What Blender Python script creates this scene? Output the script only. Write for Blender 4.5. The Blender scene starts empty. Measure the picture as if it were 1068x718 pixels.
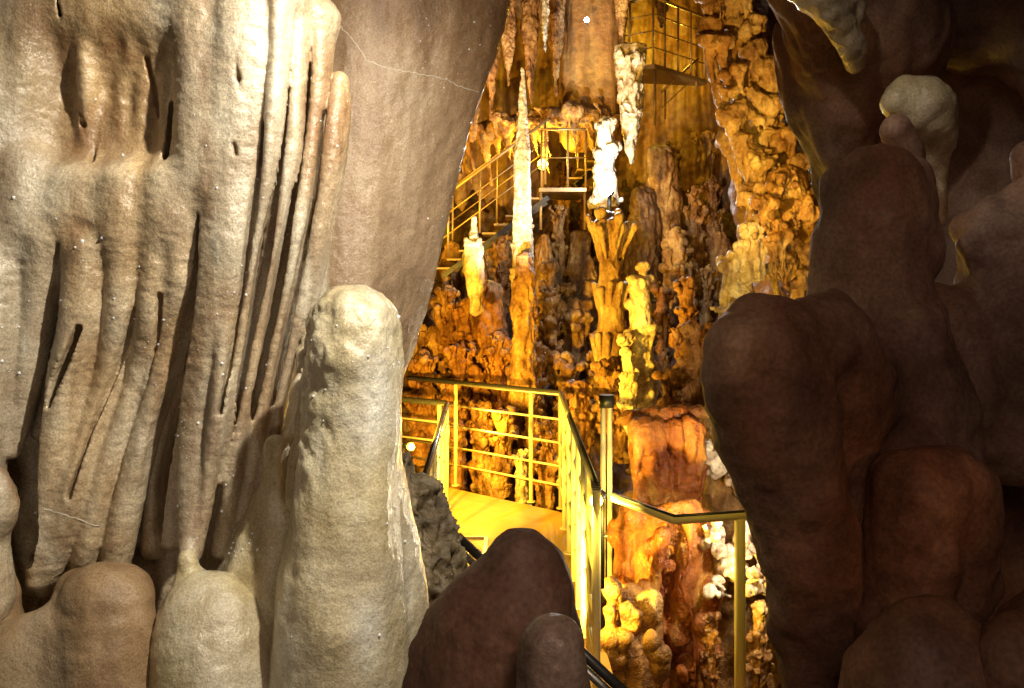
import bpy, bmesh, math, random
import numpy as np
from mathutils import Vector, Matrix
random.seed(7)
S = bpy.context.scene
COL = S.collection
F, CX, HZ, EYE = 1000.0, 534.0, 300.0, 2.1     # focal (photo px), principal column, horizon row, eye height


def P(px, py, d):
    return np.array([(px - CX) / F * d, d, EYE + (HZ - py) / F * d])


# ---------------------------------------------------------------- tagging
def tag(o, label=None, cat=None, group=None, kind=None):
    if label: o['label'] = label
    if cat: o['category'] = cat
    if group: o['group'] = group
    if kind: o['kind'] = kind
    return o


def empty(name, loc=(0, 0, 0)):
    o = bpy.data.objects.new(name, None)
    o.location = loc
    o.empty_display_size = 0.1
    COL.objects.link(o)
    return o


# ---------------------------------------------------------------- noise
def _hash(i, j, k, seed):
    h = (i.astype(np.int64) * 374761393 + j.astype(np.int64) * 668265263 + k.astype(np.int64) * 2147483647 + seed * 144269504) & 0xffffffff
    h = ((h ^ (h >> 13)) * 1274126177) & 0xffffffff
    h = (h ^ (h >> 16)) & 0xffff
    return h.astype(np.float32) / 65535.0 * 2 - 1


def vnoise(p, seed=0):
    f = np.floor(p); i = f.astype(np.int64); t = (p - f); t = t * t * (3 - 2 * t)
    r = 0
    for a in (0, 1):
        wa = t[:, 0] if a else 1 - t[:, 0]
        for b in (0, 1):
            wb = t[:, 1] if b else 1 - t[:, 1]
            for c in (0, 1):
                wc = t[:, 2] if c else 1 - t[:, 2]
                r = r + wa * wb * wc * _hash(i[:, 0] + a, i[:, 1] + b, i[:, 2] + c, seed)
    return r


def fbm(p, freq, octs=3, seed=0, gain=0.5):
    q = p * np.array(freq, dtype=float) if hasattr(freq, '__len__') else p * freq
    r = 0; a = 1.0
    for o in range(octs):
        r = r + a * vnoise(q + 17.3 * o, seed + o); q = q * 2.03; a *= gain
    return r


# ---------------------------------------------------------------- implicit solids
class Vol:
    """A block of space; smooth-union tapered capsules into it and read the skin off as one mesh."""
    def __init__(s, lo, hi, h, fy=1.0):
        s.h = h; s.lo = np.array(lo, float); s.fy = fy
        s.n = np.ceil((np.array(hi) - s.lo) / h).astype(int) + 1
        s.D = np.full(tuple(s.n), 1.0, np.float32)
        s.ax = [(s.lo[i] + np.arange(s.n[i]) * h).astype(np.float32) for i in range(3)]

    def _box(s, lo, hi):
        a = np.clip(np.floor((lo - s.lo) / s.h).astype(int), 0, s.n)
        b = np.clip(np.ceil((hi - s.lo) / s.h).astype(int) + 1, 0, s.n)
        if np.any(b <= a): return None
        return tuple(slice(a[i], b[i]) for i in range(3))

    def cap(s, a, b, ra, rb, k=0.01, fy=None, cut=False):
        fy = s.fy if fy is None else fy
        a = np.array(a, float); b = np.array(b, float)
        m = max(ra, rb) + k + 2 * s.h
        mm = np.array([m, m / min(fy, 1.0) if fy < 1 else m, m])
        sl = s._box(np.minimum(a, b) - mm, np.maximum(a, b) + mm)
        if sl is None: return
        X = s.ax[0][sl[0]][:, None, None] - a[0]
        Y = (s.ax[1][sl[1]][None, :, None] - a[1]) * fy
        Z = s.ax[2][sl[2]][None, None, :] - a[2]
        ab = (b - a) * np.array([1, fy, 1]); L = float(ab @ ab) + 1e-12
        t = np.clip((X * ab[0] + Y * ab[1] + Z * ab[2]) / L, 0, 1)
        d = np.sqrt((X - t * ab[0]) ** 2 + (Y - t * ab[1]) ** 2 + (Z - t * ab[2]) ** 2) - (ra + t * (rb - ra))
        D = s.D[sl]
        if cut:
            h = np.clip(.5 - .5 * (D + d) / k, 0, 1)
            s.D[sl] = D * (1 - h) - d * h + k * h * (1 - h)
        else:
            h = np.clip(.5 + .5 * (D - d) / k, 0, 1)
            s.D[sl] = D * (1 - h) + d * h - k * h * (1 - h)

    def stroke(s, pts, k=0.01, fy=None, cut=False, sub=3):
        """pts: (px, py, depth, radius in px at that depth), run through a Catmull-Rom curve"""
        q = [np.array(list(P(x, y, d)) + [r * d / F]) for x, y, d, r in pts]
        if len(q) == 1: q = [q[0], q[0] + np.array([0, 0, .0005, 0])]
        out = []
        for i in range(len(q) - 1):
            p0 = q[max(i - 1, 0)]; p1 = q[i]; p2 = q[i + 1]; p3 = q[min(i + 2, len(q) - 1)]
            n = sub if len(q) > 2 else 1
            for j in range(n):
                t = j / n
                out.append(.5 * (2 * p1 + (p2 - p0) * t + (2 * p0 - 5 * p1 + 4 * p2 - p3) * t * t + (3 * p1 - p0 - 3 * p2 + p3) * t ** 3))
        out.append(q[-1])
        s.chain([(o[:3], max(o[3], .0008)) for o in out], k, fy, cut)

    def chain(s, nodes, k=.01, fy=None, cut=False):
        """hard union along the chain, then one smooth union with the block, so that joints do not bulge"""
        fy = s.fy if fy is None else fy
        m = max(r for _, r in nodes) + k + 2 * s.h
        mm = np.array([m, m / min(fy, 1.0), m])
        pp = np.array([p for p, _ in nodes])
        big = s._box(pp.min(0) - mm, pp.max(0) + mm)
        if big is None: return
        T = np.full(tuple(q.stop - q.start for q in big), 9.0, np.float32)
        for (a, ra), (b, rb) in zip(nodes[:-1], nodes[1:]):
            m = max(ra, rb) + k + 2 * s.h; mm = np.array([m, m / min(fy, 1.0), m])
            sl = s._box(np.minimum(a, b) - mm, np.maximum(a, b) + mm)
            if sl is None: continue
            X = s.ax[0][sl[0]][:, None, None] - a[0]; Y = (s.ax[1][sl[1]][None, :, None] - a[1]) * fy; Z = s.ax[2][sl[2]][None, None, :] - a[2]
            ab = (b - a) * np.array([1, fy, 1]); L = float(ab @ ab) + 1e-12
            t = np.clip((X * ab[0] + Y * ab[1] + Z * ab[2]) / L, 0, 1)
            d = np.sqrt((X - t * ab[0]) ** 2 + (Y - t * ab[1]) ** 2 + (Z - t * ab[2]) ** 2) - (ra + t * (rb - ra))
            lo = tuple(slice(sl[i].start - big[i].start, sl[i].stop - big[i].start) for i in range(3))
            T[lo] = np.minimum(T[lo], d)
        D = s.D[big]
        if cut:
            h = np.clip(.5 - .5 * (D + T) / k, 0, 1); s.D[big] = D * (1 - h) - T * h + k * h * (1 - h)
        else:
            h = np.clip(.5 + .5 * (D - T) / k, 0, 1); s.D[big] = D * (1 - h) + T * h - k * h * (1 - h)

    def mesh(s):
        D = s.D; ins = D < 0
        # close the skin at the block's faces
        for ax in range(3):
            for e in (0, -1):
                ix = [slice(None)] * 3; ix[ax] = e
                D[tuple(ix)] = np.maximum(D[tuple(ix)], s.h * .5)
        ins = D < 0
        c = np.zeros(tuple(np.array(D.shape) - 1), np.int8)
        for a in (0, 1):
            for b in (0, 1):
                for e in (0, 1):
                    c += ins[a:D.shape[0] - 1 + a, b:D.shape[1] - 1 + b, e:D.shape[2] - 1 + e]
        act = (c > 0) & (c < 8)
        I, J, K = np.nonzero(act)
        idx = np.full(act.shape, -1, np.int32); idx[I, J, K] = np.arange(len(I))
        acc = np.zeros((len(I), 3)); cnt = np.zeros(len(I))
        cor = [(a, b, e) for a in (0, 1) for b in (0, 1) for e in (0, 1)]
        val = {q: D[I + q[0], J + q[1], K + q[2]] for q in cor}
        for q in cor:
            for ax in range(3):
                if q[ax]: continue
                r = list(q); r[ax] = 1; r = tuple(r)
                v0, v1 = val[q], val[r]; m = (v0 < 0) != (v1 < 0)
                t = np.where(m, v0 / np.where(m, v0 - v1, 1), 0)
                p = np.zeros((len(I), 3)) + np.array(q, float); p[:, ax] += t
                acc += p * m[:, None]; cnt += m
        V = (np.stack([I, J, K], 1) + acc / cnt[:, None]) * s.h + s.lo
        faces = []
        for ax in range(3):
            u, w = (ax + 1) % 3, (ax + 2) % 3
            s0 = [slice(None)] * 3; s1 = [slice(None)] * 3
            s0[ax] = slice(0, -1); s1[ax] = slice(1, None)
            ch = ins[tuple(s0)] != ins[tuple(s1)]
            e = np.stack(np.nonzero(ch), 1)
            e = e[(e[:, u] > 0) & (e[:, w] > 0) & (e[:, u] < D.shape[u] - 1) & (e[:, w] < D.shape[w] - 1)]
            if not len(e): continue
            def g(du, dw):
                f = e.copy(); f[:, u] -= du; f[:, w] -= dw
                return idx[f[:, 0], f[:, 1], f[:, 2]]
            quad = np.stack([g(1, 1), g(0, 1), g(0, 0), g(1, 0)], 1)
            fl = ~ins[e[:, 0], e[:, 1], e[:, 2]]
            quad[fl] = quad[fl][:, ::-1]
            faces.append(quad)
        return V, np.concatenate(faces)


def make_mesh(name, V, Fq, mats, parent=None, disp=None, smooth=True):
    me = bpy.data.meshes.new(name)
    me.vertices.add(len(V)); me.vertices.foreach_set('co', V.astype(np.float32).ravel())
    me.loops.add(Fq.size); me.loops.foreach_set('vertex_index', Fq.astype(np.int32).ravel())
    me.polygons.add(len(Fq)); me.polygons.foreach_set('loop_start', np.arange(0, Fq.size, Fq.shape[1], dtype=np.int32))
    me.update(calc_edges=True)
    if disp is not None:
        N = np.empty(len(V) * 3, np.float32); me.vertex_normals.foreach_get('vector', N); N = N.reshape(-1, 3)
        V = V + N * disp(V)[:, None]
        me.vertices.foreach_set('co', V.astype(np.float32).ravel()); me.update()
    if smooth: me.polygons.foreach_set('use_smooth', np.ones(len(Fq), bool))
    for m in (mats if isinstance(mats, (list, tuple)) else [mats]): me.materials.append(m)
    o = bpy.data.objects.new(name, me); COL.objects.link(o)
    if parent: o.parent = parent
    return o


def based(o):
    """move the origin of a top-level mesh to the middle of its foot"""
    me = o.data; n = len(me.vertices); co = np.empty(n * 3, np.float32); me.vertices.foreach_get('co', co); co = co.reshape(-1, 3)
    c = np.array([(co[:, 0].min() + co[:, 0].max()) / 2, (co[:, 1].min() + co[:, 1].max()) / 2, co[:, 2].min()])
    me.vertices.foreach_set('co', (co - c).astype(np.float32).ravel()); me.update(); o.location = c
    return o


# ---------------------------------------------------------------- materials
def mat(name):
    m = bpy.data.materials.new(name); m.use_nodes = True
    nt = m.node_tree; b = nt.nodes['Principled BSDF']
    return m, nt, b


def rock(name, dark, mid, light, streak=(7, 7, 1.3), grain=90, bump=.5, rough=.5, spec=.4, fine=.004, patch=3.0, tint=None, veins=0.25, sss=0.0, coat=0.0):
    m, nt, b = mat(name); N = nt.nodes; L = nt.links
    geo = N.new('ShaderNodeNewGeometry')
    mp = N.new('ShaderNodeMapping'); mp.inputs['Scale'].default_value = streak; L.new(geo.outputs['Position'], mp.inputs['Vector'])
    n1 = N.new('ShaderNodeTexNoise'); n1.inputs['Scale'].default_value = 1.0; n1.inputs['Detail'].default_value = 6; n1.inputs['Roughness'].default_value = .62; n1.inputs['Distortion'].default_value = .5
    L.new(mp.outputs[0], n1.inputs['Vector'])
    n2 = N.new('ShaderNodeTexNoise'); n2.inputs['Scale'].default_value = patch; n2.inputs['Detail'].default_value = 5; L.new(geo.outputs['Position'], n2.inputs['Vector'])
    mx = N.new('ShaderNodeMath'); mx.operation = 'MULTIPLY_ADD'; mx.inputs[1].default_value = .55
    sc = N.new('ShaderNodeMath'); sc.operation = 'MULTIPLY'; sc.inputs[1].default_value = .45; L.new(n2.outputs['Fac'], sc.inputs[0])
    L.new(n1.outputs['Fac'], mx.inputs[0]); L.new(sc.outputs[0], mx.inputs[2])
    cr = N.new('ShaderNodeValToRGB'); e = cr.color_ramp.elements
    e[0].position = .36; e[0].color = (*dark, 1); e[1].position = .64; e[1].color = (*light, 1)
    q = e.new(.5); q.color = (*mid, 1)
    L.new(mx.outputs[0], cr.inputs[0])
    # speckle of the crystalline grain
    n3 = N.new('ShaderNodeTexNoise'); n3.inputs['Scale'].default_value = grain; n3.inputs['Detail'].default_value = 3; L.new(geo.outputs['Position'], n3.inputs['Vector'])
    mr = N.new('ShaderNodeMapRange'); mr.inputs[1].default_value = .3; mr.inputs[2].default_value = .7; mr.inputs[3].default_value = 1 - veins; mr.inputs[4].default_value = 1 + veins
    L.new(n3.outputs['Fac'], mr.inputs[0])
    mc = N.new('ShaderNodeMix'); mc.data_type = 'RGBA'; mc.blend_type = 'MULTIPLY'; mc.inputs[0].default_value = 1
    src = cr.outputs[0]
    if tint:        # broad mineral staining
        n5 = N.new('ShaderNodeTexNoise'); n5.inputs['Scale'].default_value = tint[1]; n5.inputs['Detail'].default_value = 3
        mv = N.new('ShaderNodeMapping'); mv.inputs['Scale'].default_value = (1, 1, .55); L.new(geo.outputs['Position'], mv.inputs['Vector']); L.new(mv.outputs[0], n5.inputs['Vector'])
        r5 = N.new('ShaderNodeMapRange'); r5.inputs[1].default_value = .42; r5.inputs[2].default_value = .66; L.new(n5.outputs['Fac'], r5.inputs[0])
        mt = N.new('ShaderNodeMix'); mt.data_type = 'RGBA'; mt.blend_type = 'MULTIPLY'; mt.inputs[7].default_value = (*tint[0], 1)
        L.new(r5.outputs[0], mt.inputs[0]); L.new(src, mt.inputs[6]); src = mt.outputs[2]
    L.new(src, mc.inputs[6]); L.new(mr.outputs[0], mc.inputs[7]); L.new(mc.outputs[2], b.inputs['Base Color'])
    b.inputs['Roughness'].default_value = rough; b.inputs['Specular IOR Level'].default_value = spec
    rr = N.new('ShaderNodeMapRange'); rr.inputs[1].default_value = .3; rr.inputs[2].default_value = .7; rr.inputs[3].default_value = rough + .15; rr.inputs[4].default_value = rough - .15
    L.new(n2.outputs['Fac'], rr.inputs[0]); L.new(rr.outputs[0], b.inputs['Roughness'])
    if coat:
        b.inputs['Coat Weight'].default_value = coat; b.inputs['Coat Roughness'].default_value = .16; b.inputs['Coat IOR'].default_value = 1.4
    if sss:
        b.inputs['Subsurface Weight'].default_value = sss; b.inputs['Subsurface Radius'].default_value = (.02, .012, .006); b.inputs['Subsurface Scale'].default_value = 1
    # relief: grain + small pits
    mg = N.new('ShaderNodeMapping'); mg.inputs['Scale'].default_value = (grain * .3, grain * .3, grain * .3); L.new(geo.outputs['Position'], mg.inputs['Vector'])
    n4 = N.new('ShaderNodeTexNoise'); n4.inputs['Scale'].default_value = 1; n4.inputs['Detail'].default_value = 5; n4.inputs['Roughness'].default_value = .7; L.new(mg.outputs[0], n4.inputs['Vector'])
    bp = N.new('ShaderNodeBump'); bp.inputs['Strength'].default_value = bump; bp.inputs['Distance'].default_value = fine * 3
    n6 = N.new('ShaderNodeTexNoise'); n6.inputs['Scale'].default_value = .22; n6.inputs['Detail'].default_value = 2; L.new(mg.outputs[0], n6.inputs['Vector'])
    ad = N.new('ShaderNodeMath'); ad.operation = 'MULTIPLY_ADD'; ad.inputs[1].default_value = 1.6; L.new(n6.outputs['Fac'], ad.inputs[0]); L.new(n4.outputs['Fac'], ad.inputs[2])
    L.new(ad.outputs[0], bp.inputs['Height']); L.new(bp.outputs[0], b.inputs['Normal']); L.new(bp.outputs[0], b.inputs['Coat Normal'])
    return m


def plain(name, col, rough=.4, metal=0.0, emit=None, es=0):
    m, nt, b = mat(name)
    b.inputs['Base Color'].default_value = (*col, 1); b.inputs['Roughness'].default_value = rough; b.inputs['Metallic'].default_value = metal
    if emit: b.inputs['Emission Color'].default_value = (*emit, 1); b.inputs['Emission Strength'].default_value = es
    else:
        n = nt.nodes.new('ShaderNodeTexNoise'); n.inputs['Scale'].default_value = 14; n.inputs['Detail'].default_value = 5
        r = nt.nodes.new('ShaderNodeMapRange'); r.inputs[1].default_value = .3; r.inputs[2].default_value = .7; r.inputs[3].default_value = max(rough - .12, .05); r.inputs[4].default_value = rough + .15
        nt.links.new(n.outputs['Fac'], r.inputs[0]); nt.links.new(r.outputs[0], b.inputs['Roughness'])
        mx = nt.nodes.new('ShaderNodeMix'); mx.data_type = 'RGBA'
        mx.inputs[6].default_value = (*[c * .7 for c in col], 1); mx.inputs[7].default_value = (*[min(c * 1.15, 1) for c in col], 1)
        nt.links.new(n.outputs['Fac'], mx.inputs[0]); nt.links.new(mx.outputs[2], b.inputs['Base Color'])
    return m


M = {}
M['curtain'] = rock('curtain_calcite', (.30, .20, .12), (.50, .42, .30), (.74, .68, .54), streak=(14, 14, 1.5), patch=7, grain=230, bump=.5, rough=.32, spec=.5, fine=.0025, coat=1.0, veins=.28, sss=.12, tint=((.94, .76, .54), 3.0))
M['slab'] = rock('slab_calcite', (.24, .16, .095), (.37, .26, .16), (.47, .36, .24), streak=(11, 11, 1.1), patch=6, grain=230, bump=.5, rough=.40, fine=.003, coat=.5, tint=((.85, .66, .45), 1.6))
M['white'] = rock('white_calcite', (.40, .32, .19), (.62, .55, .40), (.80, .77, .66), streak=(8, 8, 2), patch=7, grain=230, bump=.5, rough=.34, spec=.5, fine=.0025, coat=1.0, veins=.24, sss=.12, tint=((.88, .82, .60), 4.5))
M['grey'] = rock('grey_rough_stone', (.06, .043, .022), (.15, .11, .06), (.30, .24, .14), streak=(14, 14, 9), patch=16, grain=60, bump=.9, rough=.5)
M['brown'] = rock('dark_brown_calcite', (.145, .092, .068), (.26, .172, .128), (.40, .285, .215), streak=(6, 6, 3), patch=7, grain=130, bump=.35, rough=.60, spec=.35, fine=.003, veins=.24, tint=((1, .72, .52), 3))
M['knob'] = rock('grey_brown_knob', (.22, .16, .12), (.36, .28, .22), (.5, .41, .33), streak=(6, 6, 3), patch=7, grain=160, bump=.35, rough=.45, fine=.003, coat=.3)
M['tan'] = rock('tan_mound', (.20, .115, .055), (.34, .225, .12), (.44, .33, .21), streak=(5, 5, 3), patch=6, grain=260, bump=.5, rough=.42, fine=.002)
M['amber'] = rock('amber_formation', (.10, .038, .012), (.36, .19, .06), (.68, .46, .20), streak=(6, 6, 1.6), patch=5.5, grain=34, bump=1.0, rough=.4, fine=.016, spec=.5, tint=((.82, .6, .4), .9))
M['cream'] = rock('cream_formation', (.28, .17, .08), (.58, .45, .28), (.80, .74, .60), streak=(6, 6, 1.8), patch=7, grain=34, bump=1.0, rough=.38, fine=.015, spec=.5)
M['orange'] = rock('orange_flowstone', (.22, .05, .012), (.48, .17, .035), (.74, .46, .12), streak=(5, 5, 1.5), patch=4.2, grain=30, bump=1.0, rough=.38, fine=.016, spec=.6, tint=((.50, .34, .26), 2.4))
M['pink'] = rock('pink_white_rock', (.20, .09, .05), (.62, .48, .38), (.86, .78, .68), streak=(5, 5, 4), patch=5, grain=20, bump=.9, rough=.42, fine=.014)
M['wall'] = rock('cave_wall_rock', (.10, .045, .018), (.30, .15, .05), (.52, .34, .14), streak=(2.4, 2.4, .35), patch=.8, grain=10, bump=.9, rough=.5, fine=.02)
M['floor'] = rock('cave_floor_rock', (.04, .02, .01), (.10, .05, .025), (.20, .11, .055), streak=(2, 2, 2), patch=1.2, grain=12, bump=.9, rough=.5, fine=.02)  # darkened so gaps between formations go black: shade put into the colour
M['old_steel'] = plain('brown_gold_steel', (.42, .27, .11), .4, .4)
M['steel'] = plain('brushed_steel', (.62, .60, .55), .28, .85)
M['rail_dark'] = plain('dark_handrail', (.05, .045, .04), .35, .3)
M['paint'] = plain('cream_painted_steel', (.80, .72, .44), .45, 0)  # cream paint yellowed, with lamp light on the posts put into the colour
M['deck'] = plain('lamplit_concrete', (.62, .38, .10), .5, 0)  # yellow of the lamp light put into the concrete's colour
M['black'] = plain('black_plastic', (.02, .02, .02), .4, 0)
M['glint_speck'] = plain('calcite_glint', (.93, .92, .88), .25, 0)  # near-white, for the glints on the wet skin
M['vein'] = plain('pale_calcite_vein', (.66, .58, .46), .5, 0)
M['lamp_w'] = plain('lamp_white', (1, 1, 1), .4, 0, (.82, .92, 1), 120)
M['lamp_a'] = plain('lamp_amber', (1, 1, 1), .4, 0, (1, .52, .03), 7)

#@@BUILD@@
# ================================================================ FOREGROUND, LEFT
def glint_specks(parent_obj, n, size, seed, front=-.15, name='calcite_glint'):  # white octahedra put the sparkle of wet calcite into colour
    """tiny bright calcite crystals grown on a formation's skin: one countless crust, one mesh"""
    me = parent_obj.data; nv = len(me.vertices)
    co = np.empty(nv * 3, np.float32); me.vertices.foreach_get('co', co); co = co.reshape(-1, 3)
    no = np.empty(nv * 3, np.float32); me.vertex_normals.foreach_get('vector', no); no = no.reshape(-1, 3)
    rg = np.random.default_rng(seed)
    dens = fbm(co.astype(float), 9, 2, seed + 5)
    ok = np.nonzero((no[:, 1] < front) & (dens > .12 + rg.exponential(.22, nv) - (rg.random(nv) < .04) * 2))[0]
    if not len(ok): return
    pick = rg.choice(ok, min(n, len(ok)), replace=False)
    V = []; T = []
    for q in pick:
        c = co[q]; nn = no[q]; s = size * (.35 + rg.random() ** 3 * 1.0)
        a = np.cross(nn, rg.normal(size=3)); a /= np.linalg.norm(a) + 1e-9; b = np.cross(nn, a); i = len(V)
        V += [c + a * s, c + b * s, c - a * s, c - b * s, c + nn * s * 1.2, c - nn * s]
        T += [(i, i + 1, i + 4), (i + 1, i + 2, i + 4), (i + 2, i + 3, i + 4), (i + 3, i, i + 4)]
    o = make_mesh(name, np.array(V), np.array(T), M['glint_speck'], parent_obj, smooth=False)
    o['kind'] = 'stuff'
    return o


def vein(pts, w, d_fn, parent, mat_, name='calcite_vein'):
    """a thin raised vein, ray-dropped on the parent's skin and sunk into it"""
    from mathutils.bvhtree import BVHTree
    me = parent.data
    bv = BVHTree.FromPolygons([v.co[:] for v in me.vertices], [p.vertices[:] for p in me.polygons])
    off = Vector(parent.location)
    path = []
    rg = random.Random(3)
    for (x0, y0), (x1, y1) in zip(pts[:-1], pts[1:]):
        n = max(2, int(math.hypot(x1 - x0, y1 - y0) / 3))
        for i in range(n):
            t = i / n; a = Vector(P(x0 + (x1 - x0) * t + rg.uniform(-.8, .8), y0 + (y1 - y0) * t + rg.uniform(-.7, .7), 1.0)); o_ = Vector((0, 0, EYE))
            h = bv.ray_cast(o_ - off, (a - o_).normalized())
            if h[0]: path.append(h[0] + off)
    bm = bmesh.new(); rings = []
    for i, p in enumerate(path):
        if i and (p - path[i - 1]).length > 9: rings.append(None)
        r = w * rg.uniform(.45, 1.2)
        t = (path[min(i + 1, len(path) - 1)] - path[max(i - 1, 0)]); t = t.normalized() if t.length > 1e-6 else Vector((1, 0, 0))
        u = t.cross(Vector((0, 1, 0))).normalized(); v = t.cross(u)
        rings.append([bm.verts.new(p - off + u * r * math.cos(k * math.pi / 3) + v * r * .5 * math.sin(k * math.pi / 3)) for k in range(6)])
    for a, b in zip(rings[:-1], rings[1:]):
        if a and b:
            for k in range(6): bm.faces.new((a[k], a[(k + 1) % 6], b[(k + 1) % 6], b[k]))
    me2 = bpy.data.meshes.new(name); bm.to_mesh(me2); bm.free(); me2.materials.append(mat_)
    o = bpy.data.objects.new(name, me2); COL.objects.link(o); o.parent = parent
    return o


def ripple(a1=.006, f1=14, a2=.0022, f2=60, seed=1, z=.4):
    def f(V):
        return a1 * fbm(V, (f1, f1, f1 * z), 3, seed) + a2 * fbm(V, (f2, f2, f2 * 1.6), 2, seed + 9)
    return f


# ---- the fluted curtain
v = Vol(P(-80, 700, 1.70) * [1, 1, 1] + [-.12, 0, -.25], [P(400, 0, 2.45)[0], 2.5, P(0, -70, 2.1)[2]], .0039, fy=.75)
st = v.stroke
# deep backing
for x in range(-80, 275, 45): st([(x, -70, 2.42, 75), (x, 300, 2.42, 70), (x, 700, 2.42, 75)], .03)
# right side body behind the outer flutes
st([(290, -60, 2.28, 52), (300, 60, 2.29, 46), (295, 200, 2.30, 44), (275, 330, 2.31, 38), (255, 450, 2.31, 34), (250, 600, 2.30, 40)], .03)
# one continuous sheet in front
for x in range(-90, 236, 22):
    if 40 < x < 210:
        st([(x, -70, 2.075, 34), (x, 10 + (x * 7) % 23, 2.08, 34), (x, 44 + (x * 7) % 29, 2.12, 14)], .05)
        st([(x, 0, 2.165, 36), (x, 240, 2.165, 36)], .05)
        st([(x, 200 + (x * 5) % 7, 2.08, 32), (x - 6, 246, 2.08, 30), (x - 16, 330, 2.17, 16)], .05)
        continue
    st([(x, -70, 2.075, 34), (x, 60, 2.075, 34), (x - 1, 165, 2.07, 34), (x - 6, 240, 2.08, 30), (x - 16, 330, 2.17, 16)], .06)
# gentle ribs on it
for x, y0, y1, r, d in ((-40, -70, 160, 22, 2.02), (-6, -70, 240, 26, 2.03), (30, -70, 150, 20, 2.02), (206, 40, 230, 18, 2.02),
                        (30, 175, 300, 26, 2.04), (84, 196, 290, 22, 2.04), (130, 194, 280, 24, 2.03), (176, 192, 270, 22, 2.03)):
    st([(x + 3, y0, d, r), (x + 1, (y0 * 2 + y1) / 3, d, r), (x, (y0 + 2 * y1) / 3, d, r * .9), (x - 4, y1, d + .03, r * .6)], .03)
# ribs hanging through the hollow above the shelf, all lengths and widths
for x, yt, y1, r, d in ((58, -10, 66, 12, 2.03), (74, -30, 96, 14, 2.03), (90, 0, 172, 13, 2.03), (103, 10, 128, 9, 2.06), (115, -20, 92, 15, 2.03), (126, 20, 174, 9, 2.05), (137, 0, 122, 12, 2.04), (149, 30, 170, 10, 2.05), (160, -20, 108, 14, 2.03),
                        (170, 40, 150, 8, 2.07), (183, -10, 176, 13, 2.04), (196, 0, 140, 15, 2.03), (206, 20, 190, 14, 2.03), (48, 0, 180, 12, 2.04), (66, 60, 150, 8, 2.08)):
    st([(x + 4, yt, d, r), (x + 2, yt + (y1 - yt) * .45, d, r * .95), (x, yt + (y1 - yt) * .8, d + .02, r * .6), (x - 3, y1, d + .035, r * .25)], .016)
# fold joining the shelf to the bright flute
st([(210, -70, 2.03, 26), (212, 60, 2.03, 26), (212, 150, 2.03, 26), (210, 205, 2.04, 20), (208, 240, 2.07, 12)], .03)
st([(186, 60, 2.07, 20), (190, 150, 2.06, 18), (196, 200, 2.06, 18)], .03)
# the big bright flute
st([(262, -70, 2.03, 50), (258, 20, 2.02, 48), (250, 100, 2.02, 42), (246, 180, 2.02, 37), (238, 250, 2.0, 33), (226, 320, 2.01, 28), (212, 390, 2.02, 23), (206, 450, 2.03, 21), (203, 510, 2.02, 19), (198, 560, 2.0, 14), (196, 592, 1.97, 11)], .014, fy=1.15)
st([(222, -70, 2.04, 36), (222, 60, 2.04, 32), (224, 180, 2.02, 24), (222, 260, 2.03, 18), (212, 350, 2.05, 14), (196, 430, 2.07, 10), (182, 500, 2.08, 12), (180, 560, 2.08, 14)], .012)
st([(236, 330, 2.0, 12), (232, 400, 2.0, 11), (222, 470, 2.01, 11), (214, 530, 2.01, 8), (204, 580, 2.0, 8)], .008)
# outer narrow flutes on the right
FL = [
    [(292, -70, 1.99, 20.2), (293, 30, 1.99, 12.6), (288, 110, 1.99, 10.9), (280, 190, 2.0, 10.9), (268, 270, 2.01, 9.2), (254, 350, 2.02, 8.4), (240, 430, 2.03, 7.6), (228, 500, 2.05, 6.6)],
    [(314, 0, 2.05, 11.8), (312, 70, 2.04, 10.1), (305, 160, 2.04, 10.1), (293, 240, 2.05, 9.2), (277, 330, 2.06, 9.2), (260, 410, 2.07, 8.4), (247, 480, 2.08, 11.4), (236, 570, 2.12, 15.2)],
    [(336, 20, 2.09, 13.4), (334, 80, 2.09, 10.9), (326, 160, 2.09, 10.9), (314, 240, 2.09, 10.1), (299, 320, 2.10, 10.1), (282, 400, 2.11, 10.1), (268, 470, 2.12, 13.3), (256, 560, 2.16, 20.9)],
    [(354, 85, 2.12, 8.4), (351, 130, 2.11, 13.4), (343, 200, 2.11, 12.6), (329, 270, 2.12, 11.8), (312, 340, 2.13, 10.9), (296, 410, 2.14, 10.9), (285, 480, 2.15, 17.1), (272, 570, 2.18, 26.6)],
    [(334, 220, 2.17, 10.9), (333, 300, 2.17, 10.9), (321, 370, 2.17, 10.1), (308, 440, 2.17, 10.9), (298, 520, 2.17, 17.1), (292, 620, 2.14, 30.4)],
]
for q in FL: st(q, .0025, fy=.55)
def crv(q, y, j): return float(np.interp(y, [p[1] for p in q], [p[j] for p in q]))
for i_, (ya, yb) in enumerate(((40, 490), (70, 470), (120, 450), (262, 520))):
    a_, b_ = FL[i_], FL[i_ + 1]; pts_ = []
    for y in np.linspace(ya, yb, 9):
        t_ = (y - ya) / (yb - ya)
        pts_.append(((crv(a_, y, 0) + crv(a_, y, 3) + crv(b_, y, 0) - crv(b_, y, 3)) / 2, y, crv(b_, y, 2) - .01, 2.6 + 2.6 * math.sin(t_ * 3.14) * (.5 + .5 * t_)))
    st(pts_, .007, fy=.17, cut=True)
pts_ = [(crv(FL[0], y, 0) - crv(FL[0], y, 3) - 1, y, 1.97 + .03 * (y - 130) / 300, 2.4) for y in np.linspace(130, 430, 8)]
st(pts_, .009, fy=.2, cut=True)
st([(330, 20, 2.1, 22), (310, 8, 2.06, 22), (280, -20, 2.03, 40)], .02)
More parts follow.
